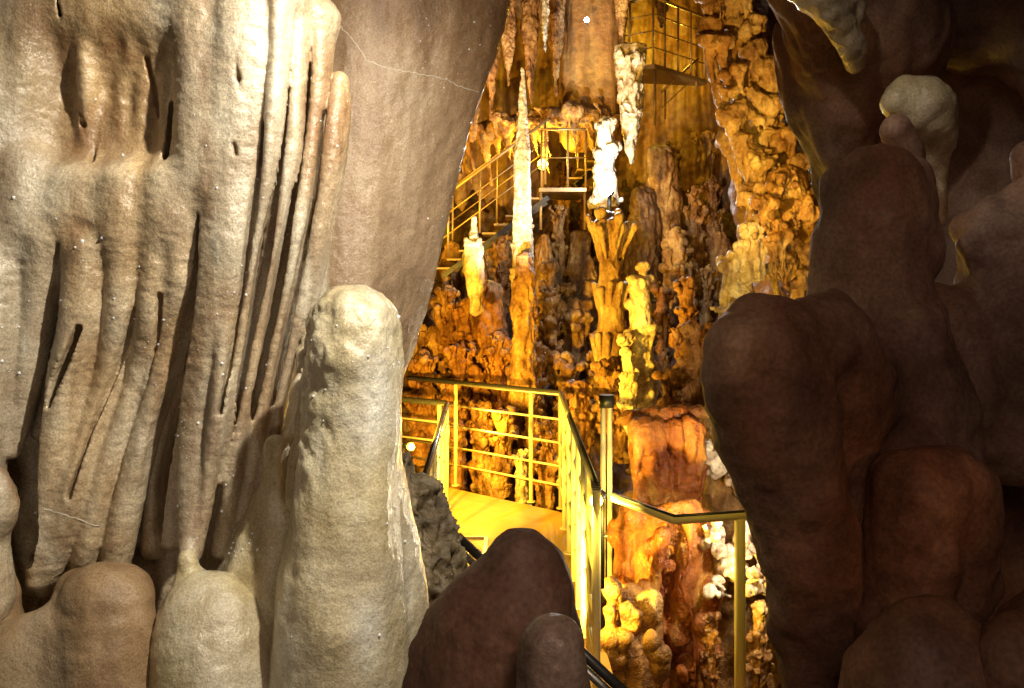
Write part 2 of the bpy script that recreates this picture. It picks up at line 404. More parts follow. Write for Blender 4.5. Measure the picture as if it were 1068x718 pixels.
# grooves between the outer flutes
def groove(pts, k=.004, fy=.14):
    q = [P(a, b_, c) for a, b_, c, r in pts]
    v.chain([(q[i], max(pts[i][3], 2.3) * .002) for i in range(len(q))], k, fy, True)
for A_, B_ in zip([[(258, 0, 2.0, 48)] + [(250, 100, 1.98, 42), (246, 180, 1.99, 37), (236, 250, 2.0, 33), (222, 320, 2.01, 28), (210, 400, 2.02, 23)]], [FL[0]]): pass
# fingers running down from the shelf (lower left)
FI = [
    [(196, 230, 2.045, 26), (192, 290, 2.04, 21), (180, 350, 2.07, 17), (162, 420, 2.07, 15), (145, 480, 2.07, 14), (130, 540, 2.08, 15), (118, 605, 2.1, 15)],
    [(172, 250, 2.05, 26), (164, 320, 2.04, 18), (150, 380, 2.07, 14), (130, 440, 2.07, 13), (110, 500, 2.07, 14), (96, 560, 2.08, 16), (88, 600, 2.1, 13)],
    [(138, 250, 2.05, 28), (130, 320, 2.04, 19), (116, 385, 2.06, 16), (96, 450, 2.06, 16), (76, 520, 2.05, 17), (56, 585, 2.06, 14), (45, 615, 2.08, 8)],
    [(100, 260, 2.05, 30), (88, 340, 2.04, 24), (72, 410, 2.05, 22), (60, 480, 2.05, 22), (50, 550, 2.05, 19), (40, 605, 2.05, 12)],
    [(56, 250, 2.05, 28), (42, 320, 2.06, 20), (30, 380, 2.05, 14), (20, 430, 2.05, 10), (12, 470, 2.05, 8)],
    [(12, 230, 2.06, 36), (0, 320, 2.03, 28), (-10, 400, 2.02, 24), (-20, 500, 2.03, 20)],
    [(150, 330, 2.14, 10), (136, 420, 2.14, 9), (112, 510, 2.14, 9)],
    [(186, 330, 2.14, 10), (176, 420, 2.15, 10), (162, 520, 2.16, 12), (160, 570, 2.16, 12)],
    [(72, 330, 2.14, 12), (58, 400, 2.14, 9), (44, 450, 2.14, 8)],
]
for q in FI: st(q, .012, fy=.7)
groove([(212, 226, 2.0, 2), (208, 280, 2.0, 4), (197, 330, 2.0, 8), (184, 390, 2.02, 11), (170, 450, 2.04, 13), (160, 510, 2.05, 14), (158, 560, 2.06, 12)])
groove([(166, 308, 1.99, 2), (160, 345, 1.99, 3.5), (148, 400, 2.0, 2.6), (128, 450, 2.0, 2.2), (112, 520, 2.02, 2)])
groove([(134, 322, 1.98, 3), (126, 350, 1.98, 5), (108, 400, 1.99, 4), (90, 450, 2.0, 3), (70, 520, 2.0, 2.2)])
groove([(82, 342, 1.98, 3), (70, 370, 1.98, 5), (56, 400, 1.98, 6), (48, 425, 1.98, 3)])
groove([(58, 255, 1.97, 1.5), (44, 300, 1.96, 4), (38, 350, 1.97, 6), (33, 420, 1.98, 9), (24, 500, 1.98, 9), (20, 560, 1.98, 13), (16, 590, 1.98, 9)])
for pts_ in ([(92, 138, 2.0, 2), (90, 160, 2.0, 3), (92, 166, 2.0, 2)], [(180, 110, 2.0, 1), (177, 140, 2.0, 3), (174, 163, 2.0, 4)], [(150, 60, 2.0, 1), (156, 100, 2.0, 3), (160, 120, 2.0, 1)], [(66, -10, 2.0, 2), (68, 20, 2.0, 1)]): groove(pts_)
# narrow holes in the bright flutes
for q in ([(268, 108, 1.86, 2.5), (269, 124, 1.86, 3), (270, 132, 1.86, 2)], [(238, 52, 1.9, 2), (241, 76, 1.9, 4), (243, 92, 1.9, 2)], [(52, 92, 1.9, 7), (55, 118, 1.9, 8), (62, 150, 1.9, 6)], [(238, 148, 1.92, 3), (240, 158, 1.92, 3)]):
    for a, b in zip(q[:-1], q[1:]): v.cap(P(*a[:3]), P(*b[:3]), a[3] * .002, b[3] * .002, .004, fy=.12, cut=True)
# grey drape behind the bulb, flowing into the stalagmite
st([(262, 520, 2.24, 34), (262, 600, 2.24, 44), (266, 730, 2.22, 52)], .03)
V_, F_ = v.mesh()
curtain = make_mesh('flowstone_curtain', V_, F_, M['curtain'], disp=ripple(.005, 9, .0012, 55, 3, .4))
tag(curtain, 'tall pale fluted flowstone curtain with long hanging folds filling the left side', 'flowstone')
vein([(46, 531), (60, 535), (78, 541), (108, 551)], .0016, None, curtain, M['vein'])
glint_specks(curtain, 420, .0034, 1)
print('curtain', len(V_))

# ---- bulb stalagmite under the main flute
def solid(name, lo, hi, h, strokes, m, disp, label, cat, group=None, k=.02, fy=1.0, cuts=(), kind=None):
    v = Vol(lo, hi, h, fy)
    for s_ in strokes:
        kk = k
        if isinstance(s_, tuple): s_, kk = s_
        v.stroke(s_, kk)
    for c_ in cuts: v.stroke(c_, .008, cut=True)
    V_, F_ = v.mesh()
    o = make_mesh(name, V_, F_, m, disp=disp)
    if label: tag(o, label, cat, group, kind)
    return o


def pbox(x0, y0, x1, y1, d0, d1):
    """a box of space whose near and far faces both cover those photo rows and columns"""
    a = [P(x, y, d) for x in (x0, x1) for y in (y0, y1) for d in (d0, d1)]
    return np.min(a, 0), np.max(a, 0)


b_ = pbox(145, 560, 320, 820, 1.6, 2.2)
bulb = solid('bulb_stalagmite', *b_, .0045, [[(196, 584, 1.95, 9), (199, 604, 1.95, 16), (210, 630, 1.94, 34), (222, 660, 1.92, 59), (224, 720, 1.9, 66), (222, 800, 1.9, 66)], [(252, 660, 1.95, 24), (266, 700, 1.95, 20), (266, 790, 1.95, 24)]], M['white'], ripple(.004, 10, .0012, 40, 5), 'smooth pale grey bulb shaped stalagmite right below the longest bright flute', 'stalagmite')
glint_specks(bulb, 40, .0024, 11)
b_ = pbox(-110, 560, 175, 860, 1.6, 2.15)
mound = solid('rounded_mound', *b_, .006, [[(112, 632, 1.9, 44), (110, 720, 1.88, 56), (112, 820, 1.88, 60)], [(84, 616, 1.94, 22), (138, 618, 1.93, 18)], [(130, 614, 1.93, 20), (132, 700, 1.9, 28)], [(66, 668, 1.9, 38), (58, 820, 1.86, 56)], [(26, 690, 1.9, 46), (10, 820, 1.86, 60)], [(-30, 700, 1.92, 54), (-40, 830, 1.88, 60)]], M['tan'], ripple(.007, 9, .001, 40, 8), 'wide rounded brownish orange mound at the foot of the curtain beside the pale bulb', 'rock mound', k=.03)
b_ = pbox(-120, 560, 70, 820, 1.5, 2.1)
mound2 = solid('rounded_mound', *b_, .006, [[(-8, 608, 1.97, 22), (-12, 650, 1.96, 36), (-20, 800, 1.96, 50)], [(-50, 600, 1.96, 40), (-60, 800, 1.96, 50)]], M['tan'], ripple(.005, 9, .001, 40, 18), 'small peaked brown mound at the left edge behind the wide orange mound', 'rock mound')
b_ = pbox(-140, 470, 30, 660, 1.7, 2.1)
knob = solid('side_knob', *b_, .006, [[(-16, 505, 1.9, 24), (-10, 530, 1.9, 27), (-22, 560, 1.92, 30), (-30, 620, 1.92, 42)], [(-40, 520, 1.95, 40), (-50, 600, 1.95, 50)]], M['curtain'], ripple(.004, 12, .0015, 40, 28), 'small grey stone knob at the left edge under the curtain', 'rock knob')

# ---- the big smooth hanging slab behind the curtain
b_ = pbox(250, -90, 600, 470, 2.35, 3.1)
v = Vol(b_[0], [P(600, 0, 3.0)[0], 3.1, P(0, -90, 2.7)[2]], .009, fy=1)
for i in range(13):
    t = i / 12
    xr = [(-90, 545), (0, 532), (50, 517), (130, 491), (240, 466), (330, 441), (395, 420), (440, 404)]
    pts = []
    for (y, x) in xr:
        r = 22
        xl = 300
        pts.append((xl + (x - r - xl) * t, y, 2.72 - .10 * math.sin(t * math.pi) + .12 * t, r))
    v.stroke(pts, .03, sub=2)
V_, F_ = v.mesh()
slab = make_mesh('hanging_slab', V_, F_, M['slab'], disp=lambda V: .010 * fbm(V, (5, 5, 1.2), 2, 44) + .004 * fbm(V, (13, 13, 1.0), 3, 46) + .003 * fbm(V, (40, 40, 30), 3, 45))
tag(slab, 'broad smooth grey brown rock slab hanging down and tapering between curtain and lit chamber', 'rock slab')
vein([(352, 24), (368, 42), (382, 62), (398, 70), (430, 76), (462, 82), (484, 92), (503, 97)], .0018, None, slab, M['vein'])
glint_specks(slab, 60, .0036, 21)
print('slab', len(V_))

# ---- the tall rounded stalagmite
b_ = pbox(190, 280, 470, 860, 1.55, 2.3)
v = Vol(*b_, .0045, fy=.9)
v.stroke([(370, 346, 1.9, 46), (368, 400, 1.9, 50), (364, 480, 1.9, 53), (360, 560, 1.9, 58), (356, 640, 1.9, 66), (352, 850, 1.9, 80)], .02)
v.stroke([(330, 300, 2.16, 8), (322, 370, 2.12, 9), (308, 440, 2.07, 10), (296, 520, 2.03, 18), (292, 620, 2.0, 34)], .02)
v.stroke([(366, 340, 1.9, 40), (368, 370, 1.88, 42)], .02)
v.stroke([(400, 500, 1.94, 18), (410, 560, 1.95, 24), (418, 620, 1.97, 28), (414, 720, 1.97, 34), (410, 850, 1.97, 40)], .03)
v.stroke([(330, 350, 1.92, 12), (318, 400, 1.94, 10), (308, 460, 1.95, 8), (306, 520, 1.93, 12)], .008)
v.stroke([(336, 380, 1.84, 7), (330, 430, 1.85, 7), (336, 500, 1.84, 7), (344, 540, 1.83, 6)], .006)
v.stroke([(352, 400, 1.81, 4), (350, 450, 1.81, 4), (358, 520, 1.80, 3)], .006)
v.stroke([(322, 560, 2.0, 22), (314, 640, 2.02, 30), (310, 850, 2.02, 36)], .03)
v.stroke([(302, 470, 2.08, 10), (292, 530, 2.04, 26), (278, 600, 2.01, 40), (274, 700, 1.99, 50), (276, 850, 1.98, 60)], .05)
v.stroke([(262, 560, 2.08, 20), (258, 640, 2.06, 40), (256, 850, 2.04, 60)], .04)
v.stroke([(290, 470, 2.0, 12), (286, 530, 2.0, 14), (292, 600, 2.0, 24)], .02)
v.stroke([(316, 385, 1.93, 2.5), (306, 430, 1.95, 5), (299, 480, 1.97, 7), (300, 515, 1.97, 6), (304, 532, 1.97, 2.5)], .008, fy=.16, cut=True)
V_, F_ = v.mesh()
def dd(V):
    px = V[:, 0] / V[:, 1] * F + CX; py = HZ - (V[:, 2] - EYE) / V[:, 1] * F
    w = np.clip((360 - px) / 40, 0, 1) * np.clip((540 - py) / 80, 0, 1)
    c = np.clip((430 - py) / 60, 0, 1)
    return .005 * fbm(V, (10, 10, 6), 3, 61) + (.0014 + .0028 * c + .005 * w) * fbm(V, (38, 38, 24), 3, 62) + .006 * fbm(V, (16, 16, 2.5), 2, 63) + .007 * fbm(V, (7, 7, 4), 2, 64)
stal = make_mesh('rounded_stalagmite', V_, F_, M['white'], disp=dd)
tag(stal, 'tall white stalagmite with a rounded frosted top standing before the hanging slab', 'stalagmite')
glint_specks(stal, 260, .0034, 31)

# ---- rough rock left of the walkway
b_ = pbox(380, 440, 530, 900, 2.3, 2.9)
v = Vol(*b_, .008)
v.stroke([(424, 486, 2.6, 12), (430, 540, 2.58, 34), (440, 600, 2.56, 46), (440, 700, 2.56, 60), (440, 850, 2.56, 70)], .03)
v.stroke([(462, 560, 2.6, 12), (472, 592, 2.6, 14), (462, 640, 2.6, 26)], .03)
V_, F_ = v.mesh()
rough = make_mesh('rough_boulder', V_, F_, M['grey'], disp=lambda V: .025 * fbm(V, (9, 9, 9), 3, 71) - .05 * np.abs(fbm(V, (16, 16, 11), 4, 72, .6)) + .015)
tag(rough, 'rough dark grey pitted boulder between the white stalagmite and the walkway', 'boulder')
glint_specks(rough, 60, .003, 33)

# ---- dark domes at the bottom centre
b_ = pbox(370, 530, 680, 980, .95, 1.5)
dome = solid('domed_stalagmite', *b_, .0045, [[(545, 590, 1.25, 38), (540, 630, 1.25, 58), (520, 700, 1.25, 86), (510, 960, 1.25, 110)], [(566, 600, 1.27, 30), (574, 650, 1.27, 36), (570, 900, 1.27, 50)], [(500, 620, 1.27, 26), (466, 690, 1.27, 40), (450, 900, 1.27, 60)]], M['brown'], lambda V: .010 * fbm(V, (10, 10, 6), 3, 81) + .0016 * fbm(V, 45, 3, 82), 'large dark brown dome shaped stalagmite close by at the bottom centre', 'stalagmite')
b_ = pbox(520, 630, 660, 980, .9, 1.3)
dome2 = solid('domed_stalagmite', *b_, .004, [[(578, 670, 1.08, 28), (578, 700, 1.08, 34), (575, 940, 1.08, 44)], [(560, 680, 1.1, 16), (556, 800, 1.1, 26)]], M['knob'], lambda V: .008 * fbm(V, (14, 14, 8), 3, 83) + .0014 * fbm(V, 50, 3, 84), 'smaller greyish brown knob in front of the large dark dome at the bottom', 'stalagmite')

# ================================================================ FOREGROUND, RIGHT
def dsp(a, f, b2, f2, s): return lambda V: a * fbm(V, f, 3, s) + b2 * fbm(V, f2, 3, s + 1)

b_ = pbox(690, 280, 1060, 900, 1.3, 2.0)
o = solid('knobby_column', *b_, .006, [
    [(800, 364, 1.55, 54), (806, 400, 1.55, 58), (812, 450, 1.56, 58), (824, 500, 1.58, 54), (840, 560, 1.6, 50), (852, 640, 1.62, 44), (862, 720, 1.64, 42), (868, 880, 1.66, 46)],
    [(775, 368, 1.5, 32), (782, 400, 1.52, 34), (804, 440, 1.55, 38)],
    [(836, 358, 1.6, 48), (840, 400, 1.62, 52)],
    [(858, 364, 1.62, 56), (880, 420, 1.65, 56), (880, 480, 1.66, 44), (872, 540, 1.66, 34)],
    [(905, 390, 1.70, 50), (900, 460, 1.70, 40)], [(940, 350, 1.74, 50), (950, 400, 1.74, 60), (960, 470, 1.74, 60)],
], M['brown'], dsp(.018, 6, .006, 19, 91), 'large dark brown bulbous column leaning in over the handrail on the right', 'cave column', k=.03)
b_ = pbox(820, 130, 1010, 480, 1.55, 2.1)
o = solid('rounded_stump', *b_, .006, [
    [(914, 196, 1.8, 46), (916, 240, 1.8, 56), (912, 300, 1.8, 60), (915, 380, 1.8, 72)],
    [(892, 204, 1.8, 30), (884, 250, 1.8, 30), (890, 280, 1.8, 30)], [(940, 190, 1.84, 30), (946, 260, 1.84, 40)]
], M['brown'], dsp(.016, 7, .005, 20, 95), 'smooth reddish brown rounded stump under the white knob on the right', 'stalagmite', k=.03)
b_ = pbox(890, 60, 1030, 240, 1.85, 2.3)
o = solid('white_knob', *b_, .005, [
    [(948, 104, 2.05, 24), (966, 108, 2.05, 29), (970, 118, 2.06, 27)], [(958, 118, 2.05, 30), (976, 140, 2.06, 20), (980, 176, 2.08, 10), (976, 230, 2.1, 10)],
    [(936, 110, 2.03, 14)], [(950, 150, 2.07, 16), (968, 175, 2.08, 12)]
], M['white'], dsp(.006, 14, .001, 40, 97), 'whitish rounded rock knob lit above the brown stump on the right', 'rock knob', k=.02)
b_ = pbox(885, 110, 960, 200, 1.8, 2.2)
o = solid('side_knob', *b_, .005, [[(934, 136, 1.98, 17), (944, 160, 2.0, 20), (950, 185, 2.0, 18)]], M['brown'], dsp(.004, 14, .001, 40, 197), 'small dark brown knob wedged between the white knob and the brown stump', 'rock knob', k=.02)
# upper right hanging mass
b_ = pbox(770, -90, 1180, 420, 2.2, 3.3)
v = Vol([P(770, 0, 2.2)[0], 2.2, P(0, 420, 3.2)[2]], [2.2, 3.3, P(0, -90, 2.5)[2]], .012)
for pts in ([(850, -90, 2.55, 60), (862, 0, 2.55, 58), (880, 60, 2.6, 46), (884, 120, 2.65, 34), (888, 200, 2.7, 26)],
            [(905, -60, 2.6, 70), (920, 20, 2.6, 60), (925, 90, 2.7, 46)],
            [(838, 40, 2.75, 34), (862, 110, 2.75, 34), (882, 180, 2.8, 36), (900, 260, 2.9, 44), (905, 340, 3.0, 46)],
            [(990, -90, 2.7, 80), (1000, -10, 2.7, 70), (1010, 60, 2.8, 40)], [(1090, -90, 2.6, 90), (1110, 20, 2.6, 80), (1120, 90, 2.7, 60)],
            [(1040, 0, 2.9, 90), (1050, 200, 3.1, 110), (1050, 400, 3.1, 120)], [(960, 0, 3.0, 80), (960, 200, 3.15, 70), (960, 400, 3.15, 90)], [(1150, 0, 2.9, 110), (1180, 400, 3.0, 130)]):
    v.stroke(pts, .05)
V_, F_ = v.mesh()
o = make_mesh('overhanging_wall', V_, F_, M['brown'], disp=lambda V: .035 * fbm(V, (4, 4, 3), 3, 101) + .012 * np.abs(fbm(V, (14, 14, 9), 3, 102)))
tag(o, 'dark reddish lumpy rock wall hanging down in the upper right corner', 'rock wall')
b_ = pbox(790, -60, 960, 110, 2.1, 2.7)
o = solid('pale_dripstone', *b_, .006, [[(836, -30, 2.32, 24), (856, 0, 2.32, 24), (876, 26, 2.34, 20), (888, 46, 2.36, 14), (893, 66, 2.38, 7)], [(862, -10, 2.34, 22), (890, 14, 2.36, 16)], [(848, -40, 2.45, 30)]],
          M['white'], dsp(.012, 12, .004, 40, 107), 'pale dripstone patch hanging on the dark overhanging wall at upper right', 'dripstone', k=.02)
# lower right mass
b_ = pbox(870, 430, 1180, 900, 1.2, 2.0)
o = solid('lumpy_stalagmite', *b_, .007, [
    [(955, 520, 1.55, 50), (945, 560, 1.55, 50), (944, 620, 1.55, 46), (950, 700, 1.52, 60), (955, 880, 1.5, 70)], [(985, 510, 1.6, 44), (1000, 620, 1.62, 40)], [(925, 560, 1.56, 30), (920, 640, 1.56, 24)]
], M['brown'], dsp(.02, 7, .006, 20, 111), 'dark lumpy stalagmite with a brownish glow right of the bulbous column', 'stalagmite', k=.03)
b_ = pbox(880, 600, 1250, 950, 1.15, 1.7)
o = solid('rounded_mound', *b_, .007, [[(975, 690, 1.42, 66), (980, 760, 1.42, 90), (980, 900, 1.42, 100)], [(930, 700, 1.44, 44), (930, 880, 1.44, 60)]], M['brown'], dsp(.018, 6, .005, 20, 121), 'wide dark brown mound along the bottom edge on the right', 'rock mound', k=.03)
o = solid('rounded_mound', *b_, .007, [[(1062, 690, 1.35, 46), (1070, 760, 1.35, 66), (1080, 900, 1.35, 90)], [(1110, 690, 1.4, 70), (1130, 880, 1.4, 90)]], M['brown'], dsp(.018, 6, .005, 20, 123), 'reddish brown mound in the bottom right corner', 'rock mound', k=.03)
b_ = pbox(960, 180, 1200, 470, 1.6, 2.3)
o = solid('clustered_knobs', *b_, .008, [[(1050, 250, 1.95, 44), (1060, 330, 1.95, 60), (1060, 440, 1.95, 70)], [(1012, 262, 1.92, 18), (1040, 290, 1.92, 26)], [(1008, 240, 2.0, 14)], [(980, 340, 1.95, 46), (1000, 430, 1.95, 60)], [(1100, 240, 1.95, 60), (1130, 420, 1.95, 80)]],
          M['brown'], dsp(.016, 7, .005, 20, 131), 'cluster of dark brown rounded knobs at the right edge below the small one', 'rock cluster', k=.025)
b_ = pbox(1030, 130, 1160, 230, 1.9, 2.3)
o = solid('side_knob', *b_, .007, [[(1072, 165, 2.1, 18), (1080, 190, 2.1, 22), (1100, 220, 2.1, 30)]], M['brown'], dsp(.004, 10, .001, 40, 137), 'small brown knob cut by the right edge of the view above the knob cluster', 'rock knob', k=.02)
# the dark wall closing the near passage on the right
b_ = pbox(880, 380, 1500, 1000, 2.0, 3.3)
v = Vol([.62, 1.9, -.6], [2.4, 3.4, 2.5], .02)
for x in range(960, 1500, 70): v.stroke([(x, 300, 3.0, 90), (x, 500, 2.6, 100), (x, 760, 2.2, 120)], .08)
V_, F_ = v.mesh()
o = make_mesh('cave_wall', V_, F_, M['brown'], disp=lambda V: .03 * fbm(V, (3, 3, 3), 3, 141) + .01 * fbm(V, 14, 2, 142)); tag(o, kind='structure')
# ================================================================ THE LIT CHAMBER
def zf(x, d):
    """height of the chamber floor"""
    z = np.where(d < 9.6, -.9, -.18 + (d - 10) * .70)
    z = np.where((d >= 8.6) & (d < 9.6), -.9 + (d - 8.6) * .44, z)
    z = np.where((x < .62) & (d < 10.95), np.minimum(z, -.45), z)
    return z


def depth_for(py):          # depth at which the slope meets that photo row (centre of the view)
    return (EYE + .18 + 7.0) / (.7 + (py - HZ) / F)


def grid_mesh(name, us, vs, fn, m, disp):
    U, W = np.meshgrid(us, vs, indexing='ij'); V = fn(U.ravel(), W.ravel()); nu, nv = len(us), len(vs)
    i = np.arange(nu * nv).reshape(nu, nv)
    Q = np.stack([i[:-1, :-1].ravel(), i[1:, :-1].ravel(), i[1:, 1:].ravel(), i[:-1, 1:].ravel()], 1)
    return make_mesh(name, V, Q, m, disp=disp)


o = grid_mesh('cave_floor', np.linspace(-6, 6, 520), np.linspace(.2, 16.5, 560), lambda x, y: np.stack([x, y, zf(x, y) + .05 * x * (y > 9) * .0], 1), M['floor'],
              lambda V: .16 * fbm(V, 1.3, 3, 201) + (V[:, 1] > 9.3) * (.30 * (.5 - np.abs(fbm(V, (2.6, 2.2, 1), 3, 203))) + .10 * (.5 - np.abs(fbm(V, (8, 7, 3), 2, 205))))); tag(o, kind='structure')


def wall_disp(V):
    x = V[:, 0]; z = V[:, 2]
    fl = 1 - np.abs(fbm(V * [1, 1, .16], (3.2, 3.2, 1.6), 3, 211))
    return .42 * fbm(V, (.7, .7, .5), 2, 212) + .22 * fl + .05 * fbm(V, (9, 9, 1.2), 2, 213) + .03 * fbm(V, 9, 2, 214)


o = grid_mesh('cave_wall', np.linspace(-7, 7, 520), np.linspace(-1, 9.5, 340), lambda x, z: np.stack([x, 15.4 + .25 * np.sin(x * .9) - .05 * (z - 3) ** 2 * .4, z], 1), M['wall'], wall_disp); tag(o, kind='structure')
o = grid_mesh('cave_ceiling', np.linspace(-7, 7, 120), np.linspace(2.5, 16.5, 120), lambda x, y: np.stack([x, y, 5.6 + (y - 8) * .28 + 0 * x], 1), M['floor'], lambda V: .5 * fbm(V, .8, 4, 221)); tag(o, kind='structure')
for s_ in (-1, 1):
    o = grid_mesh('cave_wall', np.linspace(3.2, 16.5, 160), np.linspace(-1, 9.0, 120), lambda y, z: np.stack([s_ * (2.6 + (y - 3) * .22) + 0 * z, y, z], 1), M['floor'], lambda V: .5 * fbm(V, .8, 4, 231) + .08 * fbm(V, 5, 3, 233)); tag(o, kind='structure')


# ---------------------------------------------------------------- knobby formations
def knobby(x, y0, y1, d, w, seed, m='amber', label=None, group=None, style='knobby', lean=0.0, name='stalagmite', cat='stalagmite', topw=None, rough=1.0, res=None):
    """stalagmite whose top is at photo row y0 and foot at row y1, w px wide, standing at distance d"""
    rg = random.Random(seed)
    px = d / F
    top = P(x, y0, d); bot = P(x - lean, y1, d); H = top[2] - bot[2]; R = w * px / 2
    h = res or max(.008, min(R / 11, .016))
    mg = R * .9 + .04
    v = Vol(np.minimum(top, bot) - [mg, mg, .02], np.maximum(top, bot) + [mg, mg, .05], h)
    def C(t): return bot + (top - bot) * t
    if style == 'spire':
        v.cap(C(0), C(.6), R, R * .7, .02); v.cap(C(.6), C(.97), R * .7, R * .12, .02)
        n = int(H / (R * .55))
        for i in range(n):
            t = i / n; r = R * (1 - t) ** .8 + .008
            a = rg.random() * 6.28
            c = C(t) + np.array([math.cos(a), math.sin(a), 0]) * r * .3
            v.cap(c, c + [0, 0, .01], r * rg.uniform(.75, 1.05), r * .7, .01)
    elif style == 'smooth':
        v.cap(C(0), C(.6), R, R * .85, .03); v.cap(C(.6), C(1) - [0, 0, R * .6], R * .85, R * .6, .05)
        for i in range(6):
            a = rg.random() * 6.28; t = rg.uniform(0, .7)
            v.cap(C(t) + np.array([math.cos(a), math.sin(a), 0]) * R * .5, C(min(t + .3, .85)) + np.array([math.cos(a), math.sin(a), 0]) * R * .4, R * .45, R * .25, .03)
    elif style == 'hanging':      # tapers to a point below
        v.cap(C(1), C(.45), R, R * .75, .02); v.cap(C(.45), C(.02), R * .75, R * .08, .02)
        for i in range(9):
            a = rg.random() * 6.28; u = np.array([math.cos(a), math.sin(a), 0]); t = rg.uniform(.4, 1)
            v.cap(C(t) + u * R * .6, C(max(t - .45, 0)) + u * R * .15, R * .4, R * .1, .012)
    else:
        # stacked, undercut caps with drips under each one
        core = .52
        v.cap(C(0), C(.97), R * core * 1.2, R * core * .62, .02)
        z = rg.uniform(0, .5) * R; zs = []
        while z < H - R * .35:
            zs.append(z); z += R * rg.uniform(.8, 1.9)
        zs.append(H - R * .3)
        for q, z in enumerate(zs):
            t = z / H
            rr = R * rg.uniform(.62, 1.02) * (1 if topw is None else 1 + (topw - 1) * t)
            if topw is None: rr *= .9 + .12 * math.sin(t * 9 + seed)
            nb = rg.randint(5, 9); a0 = rg.random() * 6.28
            for b in range(nb):
                a = a0 + b * 6.28 / nb + rg.uniform(-.4, .4); u = np.array([math.cos(a), math.sin(a), 0])
                br = rr * rg.uniform(.2, .4)
                c = C(t) + u * (rr - br) + [0, 0, rg.uniform(-.25, .25) * R]
                v.cap(c, c + u * .01 + [0, 0, br * rg.uniform(-.2, .3)], br * .55, br, .008 * rough)
                if rg.random() < .95:       # the drip below it, running in to the core
                    L = R * rg.uniform(.8, 2.4)
                    v.cap(c, c - u * (rr * .38) - [0, 0, L], br * .62, br * .12, .008)
            if style == 'tiered':
                c = C(t); v.cap(c - [rr * .35, 0, 0], c + [rr * .35, 0, .01], rr * .45, rr * .45, .01)
    V_, F_ = v.mesh()
    am = min(R * .2, .036) * rough * (.5 if style == 'spire' else 1)
    o = make_mesh(name, V_, F_, M[m], disp=lambda V: am * .9 * fbm(V, (1.1 / R, 1.1 / R, .7 / R), 3, seed) - am * 1.5 * np.abs(fbm(V, (2.8 / R, 2.8 / R, 1.1 / R), 3, seed + 3)) + am * .45)
    based(o)
    if label: tag(o, label, cat, group)
    return o


M['tanrock'] = rock('tan_cascade', (.20, .10, .04), (.46, .31, .14), (.70, .57, .36), streak=(6, 6, 1.6), patch=4, grain=34, bump=1.0, rough=.42, fine=.014, tint=((.7, .5, .3), 1.1))
G = 'stalagmites crowding the lit slope'
K = knobby
# --- the ones that stand out
K(545, 66, 300, 10.6, 23, 1, 'cream', 'tallest thin white spire with a needle tip rising in front of the upper stairs', style='spire', name='spire_stalagmite')
K(546, 262, 425, 10.4, 28, 2, 'amber', 'straight amber column directly below the tallest white spire', style='smooth', group=G)
K(631, 126, 214, 11.6, 42, 3, 'cream', 'brightest white overexposed knobby stalagmite right above the bluish white lamp', topw=.6)
K(658, 52, 172, 11.8, 30, 4, 'cream', 'white ragged dripstone tapering to a point beneath the top platform railing', style='hanging', name='stalactite', cat='stalactite')
K(658, 56, 120, 11.7, 32, 5, 'cream', 'knobby white cap stacked on the ragged white dripstone under the top platform', name='dripstone_cap', cat='dripstone')
v = Vol(*pbox(470, 215, 520, 350, 10.0, 10.6), .012)
v.stroke([(494, 228, 10.2, 3), (493, 244, 10.2, 5), (493, 262, 10.2, 10), (494, 282, 10.2, 11), (496, 304, 10.22, 8), (497, 322, 10.25, 8)], .02)
for i in range(9): v.stroke([(486 + i * 2, 250 + (i * 7) % 12, 10.12, 2.6), (488 + i * 1.5, 285 + (i * 5) % 9, 10.12, 1.6)], .01)
V_, F_ = v.mesh(); o = make_mesh('stalagmite', V_, F_, M['cream'], disp=lambda V: .03 * (.3 - np.abs(fbm(V, (9, 9, 6), 3, 6)))); based(o); tag(o, 'small pale bottle shaped stalagmite near the hanging slab left of the tall spire', 'stalagmite')
v = Vol(*pbox(600, 200, 680, 420, 9.6, 10.4), .011)
v.stroke([(638, 250, 10, 8), (636, 290, 10, 12), (637, 330, 10, 14), (636, 410, 10, 17)], .02)
rg = random.Random(31)
for i in range(26):
    a = i * 2.4; rr = rg.uniform(8, 25); x_ = 637 + math.cos(a) * rr; d_ = 10 + math.sin(a) * rr * .01; y_ = 218 + rg.uniform(0, 16) + rr * .25; r_ = rg.uniform(3, 5.5)
    v.stroke([(x_, y_, d_, r_), (637 + (x_ - 637) * .8, y_ + 12, 10 + (d_ - 10) * .8, r_ * .8), (637 + (x_ - 637) * .45, y_ + rg.uniform(28, 50), 10 + (d_ - 10) * .5, r_ * .35)], .01)
for y0_, n_, w_ in ((300, 9, 17), (352, 10, 19)):
    for i in range(n_):
        a = i * 6.28 / n_ + y0_; x_ = 637 + math.cos(a) * w_; d_ = 10 + math.sin(a) * w_ * .01; r_ = rg.uniform(3, 5)
        v.stroke([(x_, y0_ + rg.uniform(-4, 4), d_, r_), (637 + (x_ - 637) * .6, y0_ + rg.uniform(22, 44), 10 + (d_ - 10) * .6, r_ * .3)], .01)
V_, F_ = v.mesh(); o = make_mesh('stalagmite', V_, F_, M['tanrock'], disp=lambda V: .022 * (.3 - np.abs(fbm(V, (9, 9, 5), 3, 7)))); based(o)
tag(o, 'fan topped pale amber column with a flaring dripping crown left of the yellow stack', 'stalagmite')
v = Vol(*pbox(630, 262, 705, 450, 8.6, 9.3), .010)
v.stroke([(667, 296, 8.9, 9), (668, 330, 8.9, 12), (668, 370, 8.9, 13), (668, 440, 8.95, 18)], .02)
v.stroke([(670, 284, 8.9, 4), (669, 300, 8.9, 5)], .008)
rg = random.Random(12)
